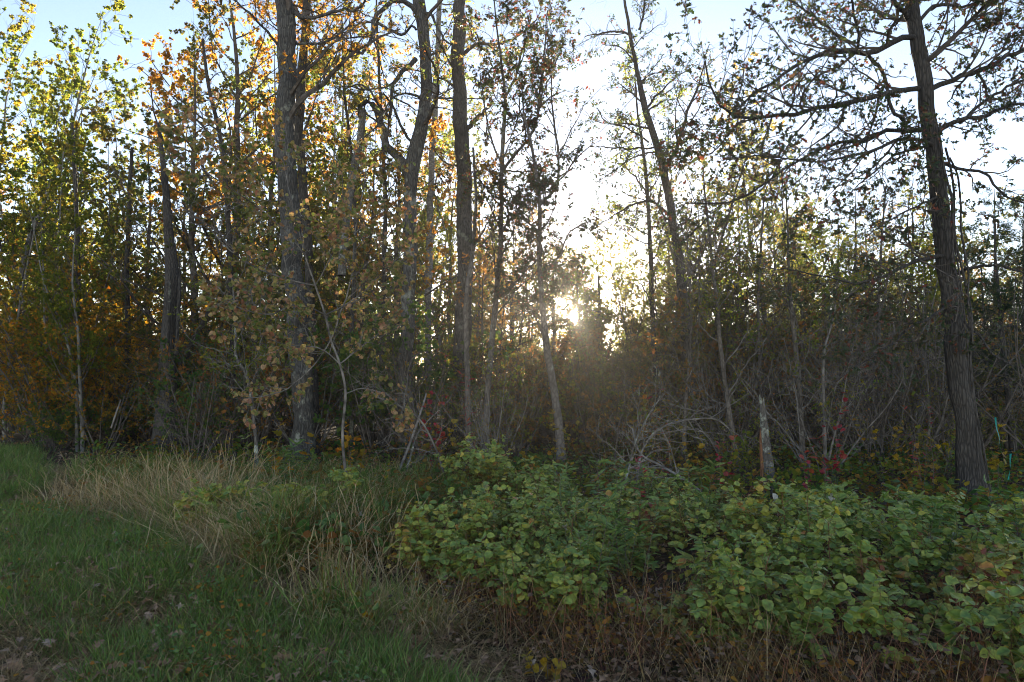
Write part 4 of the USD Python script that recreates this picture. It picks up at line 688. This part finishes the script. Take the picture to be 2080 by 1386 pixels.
def instancer(name, label, cat, protos, pts, rz, sc, idx):
    root = UsdGeom.PointInstancer.Define(stage, '/World/' + name); tag(root, label, cat, kind='stuff'); tg = []
    for k, (g, mat) in enumerate(protos): g.build('', mat, path=f'/World/{name}/kind_{k}'); tg.append(Sdf.Path(f'/World/{name}/kind_{k}'))
    root.CreatePrototypesRel().SetTargets(tg); root.CreateProtoIndicesAttr(Vt.IntArray.FromNumpy(np.asarray(idx, np.int32))); root.CreatePositionsAttr(Vt.Vec3fArray.FromNumpy(np.asarray(pts, np.float32)))
    root.CreateOrientationsAttr([Gf.Quath(math.cos(a / 2), 0, 0, math.sin(a / 2)) for a in rz]); root.CreateScalesAttr(Vt.Vec3fArray.FromNumpy(np.repeat(np.asarray(sc, np.float32)[:, None], 3, 1)))
grng = np.random.default_rng(31)
edge_d = [2.5, 3.0, 3.6, 4.2, 5.0, 6.0, 7.5, 9.5, 13, 18]; edge_x = [-.05, -.3, -.65, -1.15, -1.9, -2.95, -4.3, -6.2, -9.3, -13.5]
def lawn_edge(y): return np.interp(y, edge_d, edge_x)
def geo_of(*a): g = Geo(); v, f, t = a; g.add(v, f, t); return g
N = 9000; y = grng.uniform(2.6, 16, N) ** 1.0; y = 2.6 + 13 * grng.uniform(size=N) ** 1.8; xx = lawn_edge(y) + .5 - grng.exponential(1.0, N) * (1 + y * .22)
dens = meshkit.noise(np.stack([xx * 1.1, y * 1.1, 0 * y], 1), 21); inside = lawn_edge(y) - xx
dens = .62 * dens + .45 * meshkit.noise(np.stack([xx * 3.2, y * 3.2, 0 * y], 1), 23); ok = (dens + np.clip(inside, -1, 1.0) * .10 > .545) & (np.abs(xx) < y * .85 + .5); xx, y = xx[ok], y[ok]
P = np.stack([xx, y, gz(xx, y)], 1)
instancer('lawn_grass', 'green grass of the lawn strip at lower left', 'grass', [(geo_of(*blades(30, .05, .26, .0055, np.random.default_rng(500 + k), lean=.9, tint=(.42, .24), droop=-.12)), 'green_grass') for k in range(5)] + [(geo_of(*blades(44, .06, .2, .0035, np.random.default_rng(510 + k), spread=.1, lean=1.8, tint=(.35, .25), droop=-.2)), 'dry_grass') for k in range(2)],
          P, grng.uniform(0, 6.28, len(P)), grng.uniform(.6, 1.35, len(P)) * np.clip(.7 + y * .05, .7, 1.3), grng.choice(7, len(P), p=[.15, .15, .14, .12, .1, .17, .17]))
# tall dry grass between lawn and trees, in clumps that can be told apart only as a mass
N = 2600; y = grng.uniform(4.6, 11.5, N); xx = lawn_edge(y) + .35 + grng.gamma(2.0, .75, N) * np.clip(y / 7, .5, 1.4)
dens = meshkit.noise(np.stack([xx * .9, y * .9, 0 * y], 1), 41); ok = (dens > .36) & (xx < -.35 + (y - 5) * .12) & (np.abs(xx) < y * .85 + .5); xx, y = xx[ok], y[ok]; P = np.stack([xx, y, gz(xx, y)], 1)
instancer('dry_grass', 'tall tan dry grass between the lawn and the trees', 'grass', [(geo_of(*blades(22, .25, .85, .0055, np.random.default_rng(520 + k), spread=.15, lean=1.2, wig=.17, tint=(.6, .3), K=8, droop=-.14)), 'dry_grass') for k in range(4)] + [(geo_of(*blades(30, .2, .55, .006, np.random.default_rng(530 + k), spread=.08, lean=.6, K=6, droop=-.06, tint=(.45, .2))), 'green_grass') for k in range(3)],
          P, grng.uniform(0, 6.28, len(P)), grng.uniform(.6, 1.15, len(P)) * np.where(xx > -1.2, .75, 1), grng.choice(7, len(P), p=[.17, .16, .17, .16, .12, .11, .11]))
def herb(seed, mat, size=.07):
    r = np.random.default_rng(seed); g = Geo(); n = 30; P = np.stack([r.normal(size=n) * .13, r.normal(size=n) * .13, r.uniform(.02, .3, n)], 1)
    add_leaves(g, ROUND, P, r.normal(size=(n, 3)) * [1, 1, .3], r.normal(size=(n, 3)) * .5 + [0, 0, 1], size * r.uniform(.5, 1.2, n), r.uniform(0, 1, n)); return g, mat
N = 7000; y = 2.6 + 9 * grng.uniform(size=N) ** 1.6; xx = lawn_edge(y) + np.where(np.arange(N) < 3400, grng.normal(size=N) * (.45 + .09 * y) - .25, -grng.uniform(0, 1, N) * (2.0 + .5 * y)); P = np.stack([xx, y, gz(xx, y) + .01], 1)
instancer('dead_thatch', 'flattened dead straw and thatch along the edge of the lawn', 'straw', [(geo_of(*blades(40, .08, .35, .004, np.random.default_rng(550 + k), spread=.12, lean=2.6, tint=(.45, .3), K=5, droop=-.3)), 'dry_grass') for k in range(3)], P, grng.uniform(0, 6.28, N), grng.uniform(.6, 1.2, N), grng.integers(0, 3, N))
N = 160; y = 2.8 + 6 * grng.uniform(size=N) ** 1.4; xx = lawn_edge(y) - grng.exponential(1.1, N); instancer('lawn_weeds', 'broad leaved weeds and dead leaves between the lawn blades', 'undergrowth', [herb(31, 'weed_leaf', .035), herb(32, 'green_leaf', .03), herb(33, 'rust_leaf', .04)], np.stack([xx, y, gz(xx, y)], 1), grng.uniform(0, 6.28, N), grng.uniform(.5, 1.0, N), grng.integers(0, 3, N))
# reddish dead stalks under the front of the bushes
N = 480; k = grng.uniform(0, 7, N); fx = np.interp(k, range(8), [a for a, b in front]); fy = np.interp(k, range(8), [b for a, b in front]); y = fy + grng.uniform(-.45, .8, N); xx = fx + grng.normal(size=N) * .2
instancer('dead_stalks', 'reddish brown dead stalks under the front of the bushes', 'stalks', [(geo_of(*blades(16, .2, .6, .004, np.random.default_rng(540 + k), spread=.12, lean=1.1, tint=(.3, .3), K=7, droop=-.05)), ('red_stem', 'dry_grass')[k % 2]) for k in range(2)] + [herb(21, 'rust_leaf', .04), herb(22, 'litter', .035)], np.stack([xx, y, gz(xx, y)], 1), grng.uniform(0, 6.28, N), grng.uniform(.6, 1.1, N), grng.integers(0, 4, N))
for i, (u, d, h) in enumerate([(300, 8.6, .85), (345, 8.1, 1.0), (400, 7.8, .95), (445, 7.5, 1.0), (250, 8.4, .7), (190, 8.3, .6), (680, 5.9, .6), (715, 5.5, .6), (745, 6.3, .75), (560, 6.6, .6), (500, 7.6, .9), (140, 8.8, .55)]):
    p = at(u, 800, d); v, f, tn = blades(170, h * .3, h * 1.15, .0075, np.random.default_rng(700 + i), spread=.22, lean=.7, wig=.13, tint=(.65, .28), K=10, droop=-.11)
    lm = ['left of the split trunk', 'below the split trunk', 'right of the split trunk', 'tallest of the dry band', 'at the outer dry band', 'near the lawn edge at left', 'left of the leafy thicket', 'at the front left corner of the thicket', 'behind the thicket corner', 'below the grey oak', 'left of the grey oak foot', 'farthest left of the dry band'][i]
    t = thing('dry_grass_clump', 'tan dry grass clump ' + lm, 'grass clump', None, (p[0], d, float(gz(p[0], d)))); g = Geo(); g.add(v, f, tn); g.build('blades', 'dry_grass', t, kind='stuff')
# green undergrowth at forest edge
N = 900; y = grng.uniform(7, 15, N); xx = grng.uniform(-1, 1, N) * y * .8; ok = xx > lawn_edge(y) + 1.5; xx, y = xx[ok], y[ok]; M = len(xx)
instancer('forest_herbs', 'low green and yellow herbs on the forest floor', 'undergrowth', [herb(1, 'green_leaf'), herb(2, 'aspen_green'), herb(3, 'rust_leaf'), herb(4, 'weed_leaf')], np.stack([xx, y, gz(xx, y)], 1), grng.uniform(0, 6.28, M), grng.uniform(.7, 1.5, M), grng.choice(4, M, p=[.3, .25, .3, .15]))
N = 1500; y = grng.uniform(4.4, 10.5, N); xx = lawn_edge(y) + .45 + grng.gamma(2.0, .8, N) * np.clip(y / 7, .5, 1.4); ok = (xx < .3 + (y - 5) * .2) & (meshkit.noise(np.stack([xx * 1.3, y * 1.3, 0 * y], 1), 77) > .45); xx, y = xx[ok], y[ok]; M = len(xx)
instancer('mixed_weeds', 'low green, brown and reddish weeds mixed into the dry grass', 'undergrowth', [herb(11, 'green_leaf'), herb(12, 'weed_leaf'), herb(13, 'rust_leaf'), (geo_of(*blades(26, .2, .55, .005, np.random.default_rng(61), spread=.1, lean=.5, tint=(.25, .25), K=6, droop=-.03)), 'rust_leaf'), (geo_of(*blades(26, .2, .5, .006, np.random.default_rng(62), spread=.1, lean=.6, tint=(.4, .25), K=6, droop=-.06)), 'green_grass')], np.stack([xx, y, gz(xx, y)], 1), grng.uniform(0, 6.28, M), grng.uniform(.7, 1.4, M), grng.choice(5, M, p=[.15, .2, .2, .25, .2]))
# fallen leaves: the ones that show largest one by one, the rest as litter
N = 24000; y = 2.7 + 15 * grng.uniform(size=N) ** 2.0; xx = grng.uniform(-1, 1, N) * (y * .8 + .4)
strip = np.exp(-((xx - lawn_edge(y) - .1) / (.45 + .05 * y)) ** 2); ok = grng.uniform(size=N) < np.where(xx < lawn_edge(y), .36, .5) + strip * 1.0; xx, y = xx[ok], y[ok]; n = len(xx)
Pl = np.stack([xx, y, gz(xx, y) + np.where(xx < lawn_edge(y), grng.uniform(.04, .13, n), grng.uniform(.01, .07, n))], 1); Xl = grng.normal(size=(n, 3)) * [1, 1, .25]; Zl = grng.normal(size=(n, 3)) * .4 + [0, 0, 1]; sl = grng.uniform(.045, .105, n); tl = grng.beta(2, 2.2, n)
u, v, w = pix(Pl); on = (u > 0) & (u < 1350) & (v > 0) & (v < 1380); big = np.argsort(-np.where(on & (xx < lawn_edge(y) + .5), sl / w, 0))[:170]; rest = np.ones(n, bool); rest[big] = False
g = Geo(); add_leaves(g, OAK2, Pl[rest], Xl[rest], Zl[rest], sl[rest], tl[rest]); tag(g.build('leaf_litter', 'fallen_leaf', kind='stuff'), 'brown leaf litter over the ground under grass and trees', 'leaf litter')
for i in big:
    g = Geo(); add_leaves(g, OAK, Pl[i:i + 1], Xl[i:i + 1], Zl[i:i + 1], sl[i:i + 1] * 1.05, tl[i:i + 1]); tag(g.build('fallen_leaf', 'fallen_leaf'), 'curled brown oak leaf fallen in the grass of the foreground', 'fallen leaf', 'fallen oak leaves in the foreground grass')
